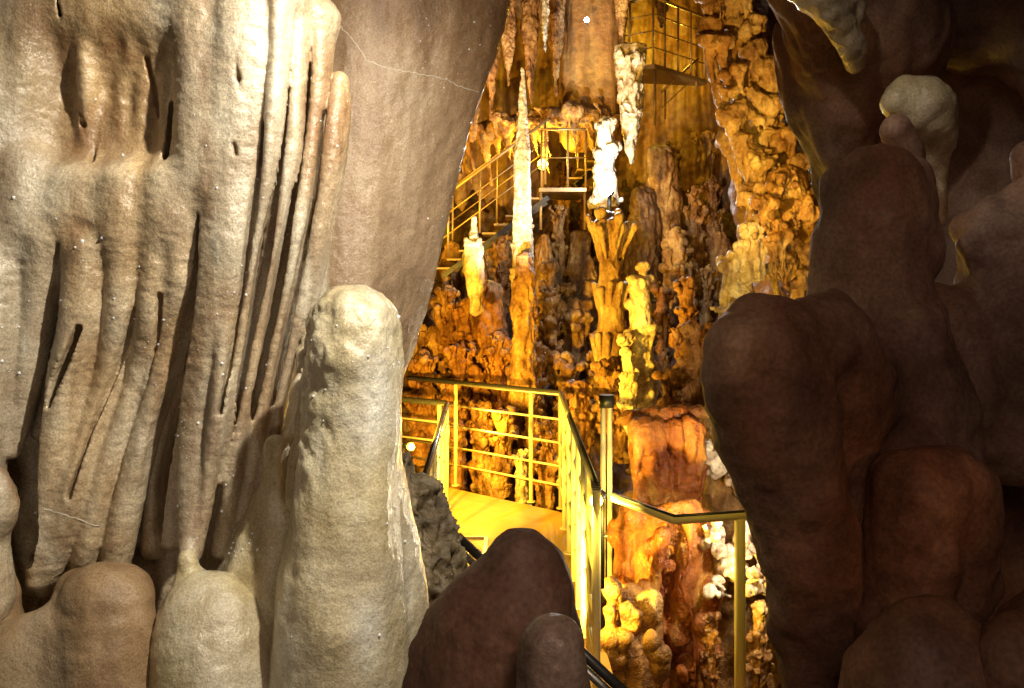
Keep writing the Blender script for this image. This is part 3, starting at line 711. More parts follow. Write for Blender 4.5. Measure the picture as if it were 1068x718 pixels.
for y, xc, hw, r in ((279, 671, 6, 4), (294, 668, 13, 5), (301, 666, 11, 5), (318, 664, 11, 6), (332, 667, 9, 6), (345, 674, 16, 5), (349, 662, 10, 6), (366, 664, 12, 6), (382, 670, 15, 5), (396, 666, 16, 6), (412, 668, 18, 7)):
    for a in np.linspace(0, 6.28, 7)[:-1]:
        c = P(xc, y + rg.uniform(-2, 2), 8.9) + np.array([math.cos(a) * (hw - r), math.sin(a) * (hw - r), 0]) * .0089
        v.cap(c - [.02, 0, 0], c + [.02, 0, .008], r * .0089, r * .0075, .012)
        if rg.random() < .8: v.chain([(c, r * .0075), (c * [1, 1, 1] - np.array([math.cos(a) * .03, math.sin(a) * .03, rg.uniform(.08, .2)]), r * .0018)], .008)
V_, F_ = v.mesh(); o = make_mesh('stalagmite', V_, F_, M['cream'], disp=lambda V: .022 * (.35 - np.abs(fbm(V, (11, 11, 8), 3, 8)))); based(o)
tag(o, 'bright yellow stacked stalagmite with tiers like plates at the centre of the chamber', 'stalagmite')
K(655, 350, 424, 8.7, 28, 9, 'cream', 'short yellow side knob at the foot of the bright yellow stack', group='knobs around the yellow stack')
K(786, 236, 292, 8.0, 44, 10, 'cream', 'cream twisted knob on top of the dripping ledge beside the bulbous dark column', name='cream_knob')
K(768, 270, 335, 8.1, 66, 11, 'cream', 'cream dripping ledge with ribs just above the bulbous dark column', style='tiered', name='dripping_ledge', cat='dripstone')
K(716, 292, 350, 8.3, 30, 12, 'amber', 'amber bottle shaped knob immediately right of the yellow stack', group=G)
K(722, 340, 430, 7.9, 58, 13, 'amber', 'lumpy amber pile of rounded nodules under the amber bottle shaped knob', rough=1.6, group=G)
K(700, 388, 450, 7.8, 44, 14, 'amber', 'low amber nodule pile above the orange flowstone block', rough=1.6, group=G)

# --- rows on the slope: (x, top, foot, width, style, material, label)
rows = [
 (442, 372, 432, 40, 'k', 'amber', 'squat amber stalagmite with a flat crown at the far left end of the landing rail'),
 (466, 300, 400, 34, 'k', 'amber', 'amber stalagmite touching the edge of the hanging slab above the landing rail'),
 (452, 340, 400, 26, 's', 'amber', 'narrow rounded amber stalagmite at the lowest tip of the hanging slab'),
 (484, 318, 410, 46, 'k', 'amber', 'broad shaggy amber stalagmite below the pale bottle shaped one'),
 (512, 292, 420, 42, 's', 'amber', 'big round headed amber stalagmite left of the straight amber column'),
 (523, 250, 330, 28, 'k', 'amber', 'knobby amber stalagmite just left of the tall white spire'),
 (470, 252, 310, 26, 's', 'amber', 'small amber stump beside the slab edge left of the pale bottle shape'),
 (480, 360, 440, 34, 'k', 'amber', 'amber stalagmite right behind the first post of the landing rail'),
 (518, 350, 450, 38, 'k', 'amber', 'shaggy amber stalagmite behind the middle of the landing top rail'),
 (556, 360, 450, 36, 'k', 'amber', 'amber stalagmite behind the second post of the landing rail'),
 (572, 300, 400, 30, 'k', 'amber', 'thin knobby amber stalagmite between the straight column and the mushroom one'),
 (567, 245, 330, 26, 's', 'amber', 'plain round amber stalagmite close right of the tall spire foot'),
 (583, 215, 320, 26, 'k', 'amber', 'slim reddish stalagmite below the amber lamp on the stairs'),
 (600, 318, 372, 46, 't', 'amber', 'amber mushroom shaped stalagmite left of the fan topped column'),
 (592, 372, 430, 44, 'k', 'amber', 'wide amber clump above the corner of the landing rail'),
 (604, 240, 330, 30, 's', 'amber', 'rounded amber stalagmite left of the crown of the fan topped column'),
 (612, 196, 260, 22, 'k', 'amber', 'small dark amber stalagmite at the foot of the brightest white one'),
 (624, 345, 420, 30, 'k', 'amber', 'amber stalagmite crowded against the foot of the fan topped column'),
 (604, 400, 470, 40, 'k', 'amber', 'stout amber stalagmite behind the landing rail corner post'),
 (690, 150, 290, 44, 's', 'amber', 'tall brown rounded stalagmite right of the ragged white dripstone'),
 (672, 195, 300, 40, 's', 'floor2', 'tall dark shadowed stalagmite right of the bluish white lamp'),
 (724, 195, 290, 30, 'k', 'amber', 'long amber stalagmite left of a twin in the dark recess'),
 (744, 185, 285, 28, 'k', 'amber', 'long amber stalagmite right of a twin in the dark recess'),
 (706, 240, 320, 36, 'k', 'amber', 'broad brown fluted stalagmite above the amber bottle shaped knob'),
 (700, 150, 215, 34, 'k', 'amber', 'knobby brown stalagmite under the top stair handrail'),
 (736, 140, 215, 32, 'k', 'amber', 'knobby brown stalagmite between the top stair and the sloping cascade'),
 (692, 300, 370, 26, 'k', 'amber', 'little brown stalagmite in the shade right of the yellow stack'),
 (752, 240, 300, 26, 's', 'amber', 'brown stump left of the cream twisted knob'),
 (680, 96, 160, 30, 'k', 'amber', 'shaggy amber stalagmite right beside the ragged white dripstone'),
 (714, 100, 160, 32, 'k', 'amber', 'shaggy amber stalagmite under the top stair posts'),
 (648, 300, 360, 24, 'k', 'amber', 'thin amber stalagmite wedged left of the yellow stack'),
 (632, 380, 440, 34, 'k', 'amber', 'amber clump below the fan topped column near the bright twin post'),
 (440, 410, 470, 34, 'k', 'amber', 'amber clump seen through the short left rail of the walkway'),
 (500, 420, 500, 32, 'k', 'amber', 'dim amber stalagmite seen through the rail just right of its first post'),
 (524, 430, 505, 34, 'k', 'amber', 'dim amber stalagmite seen through the middle of the landing rail'),
 (543, 470, 520, 24, 'k', 'cream', 'small bright yellow stalagmite low behind the landing rail'),
 (512, 476, 512, 20, 's', 'amber', 'tiny orange stump low behind the landing rail'),
 (570, 440, 520, 32, 'k', 'amber', 'amber stalagmite seen through the rail right of its second post'),
 (596, 450, 540, 34, 'k', 'cream', 'bright yellow knobby stalagmite behind the walkway side rail'),
 (478, 440, 500, 28, 'k', 'amber', 'dim amber knob seen through the rail at its first post'),
 (556, 410, 480, 30, 'k', 'amber', 'amber stalagmite rising behind the upper bars at the second post'),
 (532, 380, 440, 28, 's', 'amber', 'rounded amber stalagmite peeping over the middle of the landing rail'),
 (498, 385, 445, 30, 'k', 'amber', 'amber knob peeping over the landing rail right of the first post'),
 (588, 170, 240, 24, 'k', 'amber', 'reddish knob beside the stair landing behind the brightest white stalagmite'),
 (560, 330, 395, 26, 'k', 'amber', 'low knobby amber stalagmite at the right of the straight amber column foot'),
 (470, 400, 455, 30, 'k', 'amber', 'amber knob over the short left rail beside the white stalagmite'),
 (650, 420, 470, 30, 'k', 'amber', 'low amber knob right of the bright twin post'),
 (640, 196, 240, 28, 'k', 'amber', 'grey brown knob directly under the bluish white lamp'),
]
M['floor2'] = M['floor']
sty = {'k': 'knobby', 's': 'smooth', 't': 'tiered'}
for i, (x, y0, y1, w_, s_, m_, lb) in enumerate(rows):
    d = depth_for(min(y1, 480)) - .1 if y1 < 482 else 9.55 + .25 * random.random()
    if y1 > 430 and x > 585: d = min(d, 9.4)
    if x < 590: d = max(d, 9.0 + (590 - x) / 160 * 1.6 + .4)
    K(x, y0, y1 + 12, d, w_, 300 + i, m_, lb, group=G, style=sty[s_], lean=random.uniform(-3, 3))
# little stubs filling the gaps: a dozen shapes, each copied over the slope
protos = []
for i in range(12):
    o = K(540, 300, 352, 10.5, 22, 900 + i, 'amber', 'small craggy amber stub filling a gap between the larger stalagmites on the slope', group='little stubs in the gaps of the slope', style='knobby' if i % 3 else 'smooth')
    protos.append(o)
protos_h = max(v.co.z for v in protos[0].data.vertices)
rs = random.Random(77); nst = 0
for i in range(130):
    py_ = rs.uniform(262, 470); d_ = depth_for(py_) - .05; px_ = rs.uniform(432 if py_ > 330 else 470, 745)
    if px_ < 600: d_ = max(d_, 9.0 + (590 - px_) / 160 * 1.6 + .45)
    if 622 < px_ < 700 and py_ > 330 and d_ > 9: d_ -= .2
    o = protos[i % 12] if nst < 12 else protos[i % 12].copy()
    if nst >= 12: COL.objects.link(o)
    nst += 1
    x_ = (px_ - CX) / F * d_; o.location = (x_, d_, float(zf(x_, np.array(d_))) - .12 if d_ > 10.95 or x_ > .62 else EYE + (HZ - py_) / F * d_ - .25)
    sc = rs.uniform(.6, 1.25); o.scale = (sc * rs.uniform(.8, 1.3), sc, sc * rs.uniform(.8, 1.4)); o.rotation_euler = (rs.uniform(-.06, .06), rs.uniform(-.08, .08), rs.uniform(0, 6.28))
print('rows done')

# --- the long knobby cascade at upper right
def cascade(name, path, width, d0, d1, n, seed, m, label, cat, drip=1.0, hang=.35):
    rg = random.Random(seed)
    xs = [p[0] for p in path]; ys = [p[1] for p in path]
    lo, hi = pbox(min(xs) - width, min(ys) - 20, max(xs) + width, max(ys) + 60, min(d0, d1) - .4, max(d0, d1) + .5)
    v = Vol(lo, hi, .014)
    pts = [(x, y, d0 + (d1 - d0) * (y - ys[0]) / (ys[-1] - ys[0]) + .25, width * .36) for x, y in path]
    v.stroke(pts, .05)
    for i in range(n):
        t = i / n * (len(path) - 1); a = int(t); f = t - a
        x = path[a][0] + (path[a + 1][0] - path[a][0]) * f + rg.uniform(-.5, .5) * width; y = path[a][1] + (path[a + 1][1] - path[a][1]) * f + rg.uniform(-12, 12)
        d = d0 + (d1 - d0) * (y - ys[0]) / (ys[-1] - ys[0]) + rg.uniform(-.18, .12); r = 3.2 + 10 * rg.random() ** 2
        v.stroke([(x - r * .5, y, d, r * .8), (x + r * .5, y + rg.uniform(-2, 2), d, r * .8)], .008)
        if rg.random() < .8 * drip:
            v.stroke([(x, y + 2, d, r * .75), (x + rg.uniform(-1, 5), y + r * 2.0, d + .05, r * .45), (x + rg.uniform(2, 8), y + r * rg.uniform(3.2, 6), d + .06, r * .1)], .006)
    V_, F_ = v.mesh()
    o = make_mesh(name, V_, F_, M[m], disp=lambda V: .03 * fbm(V, (6, 6, 3.5), 3, seed) - .03 * np.abs(fbm(V, (14, 14, 6), 3, seed + 1)))
    based(o); tag(o, label, cat); return o


cascade('flowstone_cascade', [(762, -60), (766, 20), (780, 90), (800, 160), (822, 230), (842, 300)], 62, 8.4, 8.0, 230, 21, 'tanrock', 'long knobby tan flowstone cascade slanting down to the right from the top', 'flowstone')
cascade('flowstone_cascade', [(738, -60), (742, 0), (756, 60), (770, 120), (778, 160)], 30, 9.0, 8.8, 90, 22, 'tanrock', 'narrow knobby tan flowstone strip hanging left of the long slanting cascade', 'flowstone')
cascade('fluted_flowstone', [(820, 190), (830, 250), (838, 310)], 60, 7.7, 7.6, 50, 23, 'amber', 'reddish amber fluted flowstone at the foot of the long cascade by the dark stump', 'flowstone')
# dark rock behind the cascade
v = Vol([1.7, 8.6, 1.2], [5.2, 11.0, 6.2], .05)
for p_ in ([(840, -80, 9.6, 70), (850, 100, 9.6, 70), (870, 300, 9.6, 80)], [(900, -80, 9.6, 90), (930, 300, 9.6, 110)], [(764, 60, 9.9, 20), (788, 180, 9.9, 26), (806, 300, 9.9, 40), (800, 360, 9.9, 50)]): v.stroke(p_, .1)
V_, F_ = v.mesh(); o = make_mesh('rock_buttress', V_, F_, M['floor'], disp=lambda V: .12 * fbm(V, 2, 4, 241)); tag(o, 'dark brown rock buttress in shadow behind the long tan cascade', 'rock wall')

# --- orange flowstone block and what hangs from it
def block(name, x0, y0, x1, y1, d, rpx, n, seed, m, label, cat, k=.04, am=.02, h=.014):
    rg = random.Random(seed); lo, hi = pbox(x0 - 20, y0 - 20, x1 + 20, y1 + 20, d - .5, d + .7); v = Vol(lo, hi, h)
    for i in range(n):
        x = x0 + rpx + (x1 - x0 - 2 * rpx) * i / max(n - 1, 1); yy = y0 + rpx + rg.uniform(0, 8)
        v.stroke([(x, yy, d + rg.uniform(-.08, .1), rpx), (x + rg.uniform(-6, 6), (yy + y1) / 2, d + rg.uniform(-.05, .1), rpx * rg.uniform(.75, 1.0)), (x + rg.uniform(-6, 6), y1, d + .05, rpx * rg.uniform(.6, 1.1))], k)
    return v


v = block('b', 655, 432, 738, 525, 7.0, 15, 6, 31, 'orange', '', '')
for x, y, l, r in ((662, 444, 52, 6), (676, 448, 20, 8), (688, 444, 60, 5), (703, 446, 34, 8), (719, 442, 48, 7), (730, 444, 66, 5)): v.stroke([(x, y, 6.86, r), (x + 2, y + l * .5, 6.85, r * .8), (x + 1, y + l, 6.9, r * .4)], .05)
v.stroke([(650, 436, 7.05, 9), (694, 432, 6.95, 11), (736, 430, 7.05, 9)], .03)
V_, F_ = v.mesh(); o = make_mesh('orange_flowstone', V_, F_, M['orange'], disp=lambda V: .03 * fbm(V, (5, 5, 2), 3, 251) - .025 * np.abs(fbm(V, (13, 13, 4), 3, 252))); based(o)
tag(o, 'smooth orange flowstone drum glowing behind the near handrail', 'flowstone')
v = block('b', 642, 520, 745, 730, 6.3, 16, 6, 32, 'orange', '', '')
rg = random.Random(5)
for i in range(34):
    x = rg.uniform(640, 745); y = rg.uniform(540, 700); r = rg.uniform(6, 15); dd_ = rg.uniform(6.0, 6.3)
    v.stroke([(x, y, dd_, r), (x + rg.uniform(-5, 5), y + r * 2, dd_ + .06, r * .6), (x + rg.uniform(-5, 5), y + r * 3.5, dd_ + .1, r * .2)], .03)
v.stroke([(716, 545, 6.0, 5), (720, 580, 5.98, 4), (712, 610, 6.0, 5), (722, 650, 6.0, 4), (726, 720, 6.02, 4)], .01)
v.stroke([(690, 560, 6.0, 10), (684, 600, 6.0, 7), (678, 640, 6.05, 10)], .02)
V_, F_ = v.mesh(); o = make_mesh('orange_flowstone', V_, F_, M['orange'], disp=lambda V: .03 * fbm(V, (5, 5, 2.5), 3, 261) - .02 * np.abs(fbm(V, (16, 16, 6), 3, 262))); based(o)
tag(o, 'lumpy orange dripping flowstone below the near handrail left of its post', 'flowstone')
v = block('b', 630, 610, 690, 760, 5.75, 14, 4, 33, 'orange', '', '')
for i in range(14):
    x = rg.uniform(628, 690); y = rg.uniform(610, 700); v.stroke([(x, y, 5.6, rg.uniform(6, 11)), (x, y + 20, 5.65, 4)], .02)
V_, F_ = v.mesh(); o = make_mesh('orange_rock', V_, F_, M['amber'], disp=lambda V: .03 * fbm(V, (7, 7, 5), 3, 271)); based(o)
tag(o, 'low yellowish rock pile beside the walkway edge at the lower centre', 'rock pile')
# pale pinkish rocks behind the handrail
rk = [(758, 452, 20, 26, 7.2, 'white pink rock slice right of the orange drum'), (748, 478, 16, 18, 7.1, 'small pale rock at the right edge of the orange drum'), (775, 500, 18, 14, 7.2, 'pinkish rock just above the near handrail beside the dark column'),
      (760, 582, 22, 26, 6.3, 'pale pinkish rock left of the handrail post'), (787, 570, 20, 24, 6.3, 'largest pale pinkish rock right of the handrail post'), (792, 606, 16, 16, 6.2, 'small pale rock low by the dark column right of the handrail post'),
      (750, 615, 12, 12, 6.2, 'little whitish rock at the left foot of the pale pile'), (742, 560, 12, 14, 6.2, 'small pinkish rock touching the lumpy orange flowstone'), (800, 545, 14, 14, 6.5, 'pinkish rock under the end of the near handrail')]
for i, (x, y, a, b2, d, lb) in enumerate(rk):
    rg = random.Random(500 + i); lo, hi = pbox(x - a * 2, y - b2 * 2, x + a * 2, y + b2 * 2, d - .3, d + .3); v = Vol(lo, hi, .012)
    for j in range(11):
        v.stroke([(x + rg.uniform(-.8, .8) * a, y + rg.uniform(-.9, .9) * b2, d - .12 + rg.uniform(-.08, .08), a * rg.uniform(.3, .6))], .012)
    V_, F_ = v.mesh(); o = make_mesh('pale_rock', V_, F_, M['pink'], disp=lambda V: .03 * fbm(V, (9, 9, 9), 3, 600 + i) - .03 * np.abs(fbm(V, (16, 16, 12), 3, 640 + i))); based(o); tag(o, lb, 'rock', 'pale rocks behind the near handrail')
v = Vol(*pbox(725, 420, 860, 800, 6.3, 7.9), .03)
for p_ in ([(752, 440, 7.5, 20), (772, 520, 7.4, 30), (780, 620, 7.1, 46), (780, 790, 6.9, 60)], [(830, 480, 7.6, 40), (850, 780, 7.3, 60)], [(740, 640, 6.8, 20), (760, 700, 6.7, 40), (770, 790, 6.6, 50)]): v.stroke(p_, .08)
V_, F_ = v.mesh(); o = make_mesh('rock_bank', V_, F_, M['amber'], disp=lambda V: .10 * fbm(V, 3, 3, 281) + .03 * np.abs(fbm(V, 10, 3, 282))); based(o); tag(o, 'brown rough rock bank carrying the pale pinkish rocks', 'rock bank')
for i, (x, y0, y1, w_, lb) in enumerate([(742, 640, 760, 26, 'brown stalagmite at the foot of the pale rocks left of the handrail post'), (792, 630, 760, 30, 'brown stalagmite in the gap between handrail post and dark column')]):
    K(x, y0, y1, 6.0, w_, 700 + i, 'amber', lb, style='knobby')

# --- fluted wall hangings high up at the back
hang = [(492, 40, 150, 22, 11.8, 'amber', 'amber curtain fold at the top beside the hanging slab'), (512, -40, 120, 26, 12.2, 'amber', 'long amber stalactite fold left of the slender drip'),
        (530, -40, 95, 18, 12.0, 'amber', 'amber stalactite right behind the needle tip of the spire'), (568, -50, 55, 10, 11.6, 'cream', 'slender bright yellow stalactite hanging above the spire'),
        (553, -60, 110, 22, 12.4, 'amber', 'wide amber stalactite fold right of the spire tip'), (580, -60, 100, 20, 12.4, 'amber', 'amber stalactite fold left of the smooth olive pillar'),
        (648, -60, 40, 16, 12.4, 'amber', 'dark amber stalactite at the left end of the top platform'), (690, -60, 30, 22, 13.2, 'amber', 'amber stalactite hanging over the top platform railing')]
for i, (x, y0, y1, w_, d, m_, lb) in enumerate(hang):
    K(x, y0, y1, d, w_, 800 + i, m_, lb, style='hanging', group='stalactites at the top of the chamber', name='stalactite', cat='stalactite')
v = Vol(*pbox(575, -90, 655, 160, 12.0, 13.6), .03)
for x in (606, 622, 634): v.stroke([(x, -90, 12.9, 22), (x, 40, 12.9, 20), (x - 2, 140, 12.9, 18)], .1)
V_, F_ = v.mesh(); o = make_mesh('olive_pillar', V_, F_, M['wall'], disp=lambda V: .05 * fbm(V, (4, 4, .6), 3, 291) + .012 * fbm(V, (20, 20, 3), 2, 292)); based(o); tag(o, 'smooth olive and amber rock pillar left of the top platform', 'cave column')
cascade('rock_ledge', [(470, 150), (520, 130), (580, 120), (630, 118)], 24, 13.2, 12.6, 40, 41, 'amber', 'dark amber shelf of knobs running behind the tall spire above the stairs', 'rock ledge', drip=1)
print('formations done')


# ---------------------------------------------------------------- metalwork
def tube(name, pts, r, m, parent, sides=10, square=False):
    bm = bmesh.new()
    pts = [Vector(p) for p in pts]; rings = []
    sides = 4 if square else sides
    for i, p in enumerate(pts):
        a = pts[max(i - 1, 0)]; b = pts[min(i + 1, len(pts) - 1)]; t = (b - a).normalized()
        up = Vector((0, 0, 1)) if abs(t.z) < .95 else Vector((0, 1, 0))
        u = t.cross(up).normalized(); w_ = u.cross(t)
        sc = 1.0
        if 0 < i < len(pts) - 1:
            c = (pts[i] - a).normalized().dot((b - pts[i]).normalized()); sc = 1 / max(math.sqrt((1 + c) / 2), .5)
        o0 = math.pi / 4 if square else 0
        rr = r * (1.414 if square else 1)
        rings.append([bm.verts.new(p + (u * math.cos(o0 + k * 2 * math.pi / sides) * sc + w_ * math.sin(o0 + k * 2 * math.pi / sides)) * rr) for k in range(sides)])
    for a, b in zip(rings[:-1], rings[1:]):
        for k in range(sides):
            f = bm.faces.new((a[k], a[(k + 1) % sides], b[(k + 1) % sides], b[k])); f.smooth = not square
    bm.faces.new(rings[0][::-1]); bm.faces.new(rings[-1])
    bmesh.ops.recalc_face_normals(bm, faces=bm.faces)
    me = bpy.data.meshes.new(name); bm.to_mesh(me); bm.free(); me.materials.append(m)
    o = bpy.data.objects.new(name, me); COL.objects.link(o)
    if parent: o.parent = parent; o.matrix_parent_inverse = Matrix.Translation(-parent.location)
    return o


def boxm(name, lo, hi, m, parent=None, bev=.006):
    bm = bmesh.new(); bmesh.ops.create_cube(bm, size=1)
    for v in bm.verts: v.co = Vector([(lo[i] + hi[i]) / 2 + v.co[i] * (hi[i] - lo[i]) for i in range(3)])
    if bev: bmesh.ops.bevel(bm, geom=bm.edges[:], offset=bev, segments=2, affect='EDGES')
    me = bpy.data.meshes.new(name); bm.to_mesh(me); bm.free(); me.materials.append(m)
    o = bpy.data.objects.new(name, me); COL.objects.link(o)
    if parent: o.parent = parent; o.matrix_parent_inverse = Matrix.Translation(-parent.location)
    return o


def railing(label, path, posts, top=1.08, bars=(.2, .36, .53, .78), m='paint', mt='paint', r=.024, rp=.021, rb=.011, name='handrail', group=None, base=None):
    """path: foot points of the rail line; posts: parameters 0..n-1 along it"""
    root = empty(name, tuple(path[0])); tag(root, label, 'railing', group)
    path = [Vector(p) for p in path]
    def at(t):
        i = min(int(t), len(path) - 2); return path[i].lerp(path[i + 1], t - i)
    up = Vector((0, 0, 1))
    for i, (a, b) in enumerate(zip(path[:-1], path[1:])):
        pass
    tr = tube('top_rail', [p + up * top for p in path], r, M[mt], root)
    if top > .9: tube('grip_strip', [p + up * (top + r * .92) for p in path], r * .5, M['rail_dark'], tr, 6)
    for b in bars: tube('mid_rail', [p + up * b for p in path], rb, M[m], root, 8)
    for t in posts:
        q = at(t); po = tube('post', [q, q + up * (top - r * .6)], rp, M[m], root, 8)
        tube('base_flange', [q + up * .003, q + up * .015], rp * 2, M[m], po, 12) if top > .9 else None
    return root


# walkway: a raised concrete deck running from under the camera's left to the landing
FARL = P(425, 0, 10.87); fx = lambda px_, d: (px_ - CX) / F * d
zz = 0.0
A = Vector((fx(425, 10.6), 10.6, .02)); B = Vector((fx(585, 9.0), 9.0, .02)); Cc = Vector((fx(622, 4.78), 4.78, .02))
deck = empty('walkway', (0, 7, 0)); tag(deck, 'raised yellow lit concrete walkway inside the handrails at the centre', 'walkway')
def prism(name, poly, z0, z1, m, parent, bev=.01):
    bm = bmesh.new(); a = [bm.verts.new((x, y, z0)) for x, y in poly]; b = [bm.verts.new((x, y, z1)) for x, y in poly]; n = len(poly)
    bm.faces.new(a[::-1]); bm.faces.new(b)
    for i in range(n): bm.faces.new((a[i], a[(i + 1) % n], b[(i + 1) % n], b[i]))
    bmesh.ops.recalc_face_normals(bm, faces=bm.faces)
    if bev: bmesh.ops.bevel(bm, geom=bm.edges[:], offset=bev, segments=2, affect='EDGES')
    me = bpy.data.meshes.new(name); bm.to_mesh(me); bm.free(); me.materials.append(m)
    o = bpy.data.objects.new(name, me); COL.objects.link(o)
    if parent: o.parent = parent; o.matrix_parent_inverse = Matrix.Translation(-parent.location)
    return o
prism('deck_slab', [(-1.35, 10.75), (fx(590, 8.95), 8.93), (.56, 4.55), (1.62, 4.05), (1.62, 3.5), (-.62, 3.5), (-.66, 8.9), (-1.35, 9.4)], -.16, .0, M['deck'], deck)
prism('deck_panel', [(.48, 7.6), (.475, 4.72), (.56, 4.6), (.575, 7.6)], -1.1, -.17, M['deck'], deck)
for k in range(3): boxm('deck_support', (-.3, 4.6 + k * 2.1, -1.1), (.2, 4.8 + k * 2.1, -.165), M['deck'], deck)
for a_, b_ in (((-.56, 8.0), (-.2, 8.03)), ((-.56, 7.5), (-.2, 7.53)), ((-.56, 7.53), (-.53, 8.0)), ((-.23, 7.53), (-.2, 8.0))): boxm('hatch_frame', (a_[0], a_[1], .002), (b_[0], b_[1], .02), M['steel'], deck, .003)
railing('yellow lit landing railing with four bars turning along the walkway at the centre', [A, B, Cc], [.35, .83, 1.0, 1.18, 1.36, 1.52, 1.66, 1.78, 1.89, 2.0], name='landing_railing', bars=(.22, .40, .62, .84), mt='steel')
railing('cream near handrail ending behind the bulbous dark column at lower right', [Vector((fx(640, 4.78), 4.78, .02)), Vector((fx(704, 4.32), 4.32, .02)), Vector((fx(812, 4.46), 4.46, .02))], [1.62], bars=(), r=.019, rp=.026, name='near_handrail', mt='paint', top=1.03)
railing('short steel railing between the white stalagmite and the walkway at left', [Vector((fx(392, 9.6), 9.6, .02)), Vector((fx(466, 9.05), 9.05, .02)), Vector((fx(428, 4.4), 4.4, .02))], [.9, 1.0, 1.2, 1.38, 1.52, 1.66, 1.78, 2], top=.98, bars=(.62, .8), name='left_railing', mt='steel')
# dark stair handrail in the foreground
sr = empty('stair_handrail', tuple(P(565, 640, 2.9))); tag(sr, 'black and silver stair handrail crossing behind the large dark dome', 'handrail')
q0, q1 = P(478, 560, 3.3), P(668, 738, 2.7)
tube('grip', [q0, q1], .016, M['rail_dark'], sr); tube('steel_tube', [q0 + [-.012, 0, -.03], q1 + [-.012, 0, -.03]], .013, M['steel'], sr)
for t in (.12, .9):
    c = q0 + (q1 - q0) * t; tube('post', [c - [0, 0, .9 + .0], c - [0, 0, .03]], .016, M['steel'], sr)
# bright twin post
tp = empty('twin_post', tuple(P(632, 600, 6.9))); tag(tp, 'pair of bright upright pipes with a dark cap above the lamp', 'post')
for x in (629, 636): tube('pipe', [P(x, 640, 6.9), P(x, 424, 6.9)], .019, M['paint'], tp)
boxm('cap', P(625, 424, 6.96), P(642, 414, 6.84), M['black'], tp, .003) if False else tube('cap', [P(632.5, 425, 6.9), P(632.5, 412, 6.9)], .055, M['black'], tp, 12)
tube('clamp', [P(632.5, 560, 6.9), P(632.5, 556, 6.9)], .05, M['steel'], tp, 12)

# upper stairs at the back of the chamber
def flight(label, a, b, width, n, name='staircase', rails=True):
    """steps climbing from a to b (photo px at given depth), with stringers and handrails"""
    A_, B_ = P(*a), P(*b); root = empty(name, tuple(A_)); tag(root, label, 'stairs')
    for i in range(n):
        t = i / (n - 1); c = A_ + (B_ - A_) * t
        boxm('tread', c + [-.10, 0, -.012], c + [.10, width, .012], M['old_steel'], root, .004)
    for dy in (0, width):
        q = np.array([0, dy, 0]); tube('stringer', [A_ + q - [0, 0, .10], B_ + q - [0, 0, .10]], .03, M['rail_dark'], root, square=True)
    return root, A_, B_


r1, a1, b1 = flight('long steel staircase climbing right behind the tall white spire', (462, 280, 12.2), (572, 198, 12.2), .7, 10)
railing('double sloping handrail of the long staircase behind the spire', [a1 + [0, 0, .1], b1 + [0, 0, .1]], [.05, .35, .68, .97], top=.80, bars=(.28, .55), r=.019, rp=.015, rb=.009, name='stair_railing', mt='old_steel', m='old_steel')
railing('far side handrail of the long staircase behind the spire', [a1 + [0, .9, .12], b1 + [0, .9, .12]], [.05, .5, .97], top=.95, bars=(.5,), r=.018, rp=.014, rb=.008, name='stair_railing', mt='old_steel', m='old_steel')
mid = empty('middle_landing', tuple(P(585, 196, 12.2))); tag(mid, 'small lit steel landing between the two staircases by the amber lamp', 'landing')
boxm('landing_floor', P(562, 200, 12.1), P(612, 196, 12.1) + [0, 1.2, 0], M['old_steel'], mid, .004)
for x in (564, 610): tube('support', [P(x, 200, 12.2), P(x, 240, 12.2)], .018, M['old_steel'], mid)
railing('little steel railing of the small landing beside the amber lamp', [P(564, 196, 12.15), P(611, 196, 12.15)], [.02, .6, 1.0], top=.74, bars=(.38,), r=.017, rp=.014, rb=.008, name='landing_railing', mt='old_steel', m='old_steel')
r2, a2, b2 = flight('second steel staircase rising right toward the platform behind white dripstone', (600, 186, 13.0), (656, 134, 13.4), .7, 7)
railing('sloping handrail of the second staircase between amber lamp and white dripstone', [a2 + [0, 0, .1], b2 + [0, 0, .1]], [.05, .5, .95], top=.72, bars=(.3,), r=.019, rp=.015, rb=.008, name='stair_railing', mt='old_steel', m='old_steel')
a3, b3 = P(690, 128, 13.3), P(728, 92, 13.5)
railing('sloping handrail climbing over the rock just under the high platform', [a3, b3], [.1, .95], top=.42, bars=(.2,), r=.017, rp=.014, rb=.008, name='stair_railing', mt='old_steel', m='old_steel')
pf = empty('top_platform', tuple(P(690, 72, 13.2))); tag(pf, 'high steel viewing platform at the top of the chamber', 'platform')
prism('platform_floor', [tuple(P(642, 70, 13.0)[:2]), tuple(P(683, 70, 12.6)[:2]), tuple(P(738, 70, 13.6)[:2]), (2.72, 13.75), (1.5, 13.5)], P(0, 70, 12.8)[2] - .06, P(0, 70, 12.8)[2], M['old_steel'], pf)
zt = P(0, 70, 12.8)[2]
for x, y, d in ((647, 70, 13.05), (683, 70, 12.68)): tube('support', [np.array([P(x, y, d)[0], d, zt - .06]), np.array([P(x, y, d)[0], d, zt - .8])], .018, M['old_steel'], pf)
vv = lambda x, d: Vector(((x - CX) / F * d, d, zt + .005))
railing('corner railing of the high viewing platform at the top', [vv(644, 13.0), vv(682, 12.65), vv(736, 13.6)], [.05, .35, .98, 1.2, 1.45, 1.7, 1.97], top=.88, bars=(.22, .44, .66), r=.019, rp=.015, rb=.009, name='platform_railing', mt='old_steel', m='old_steel')


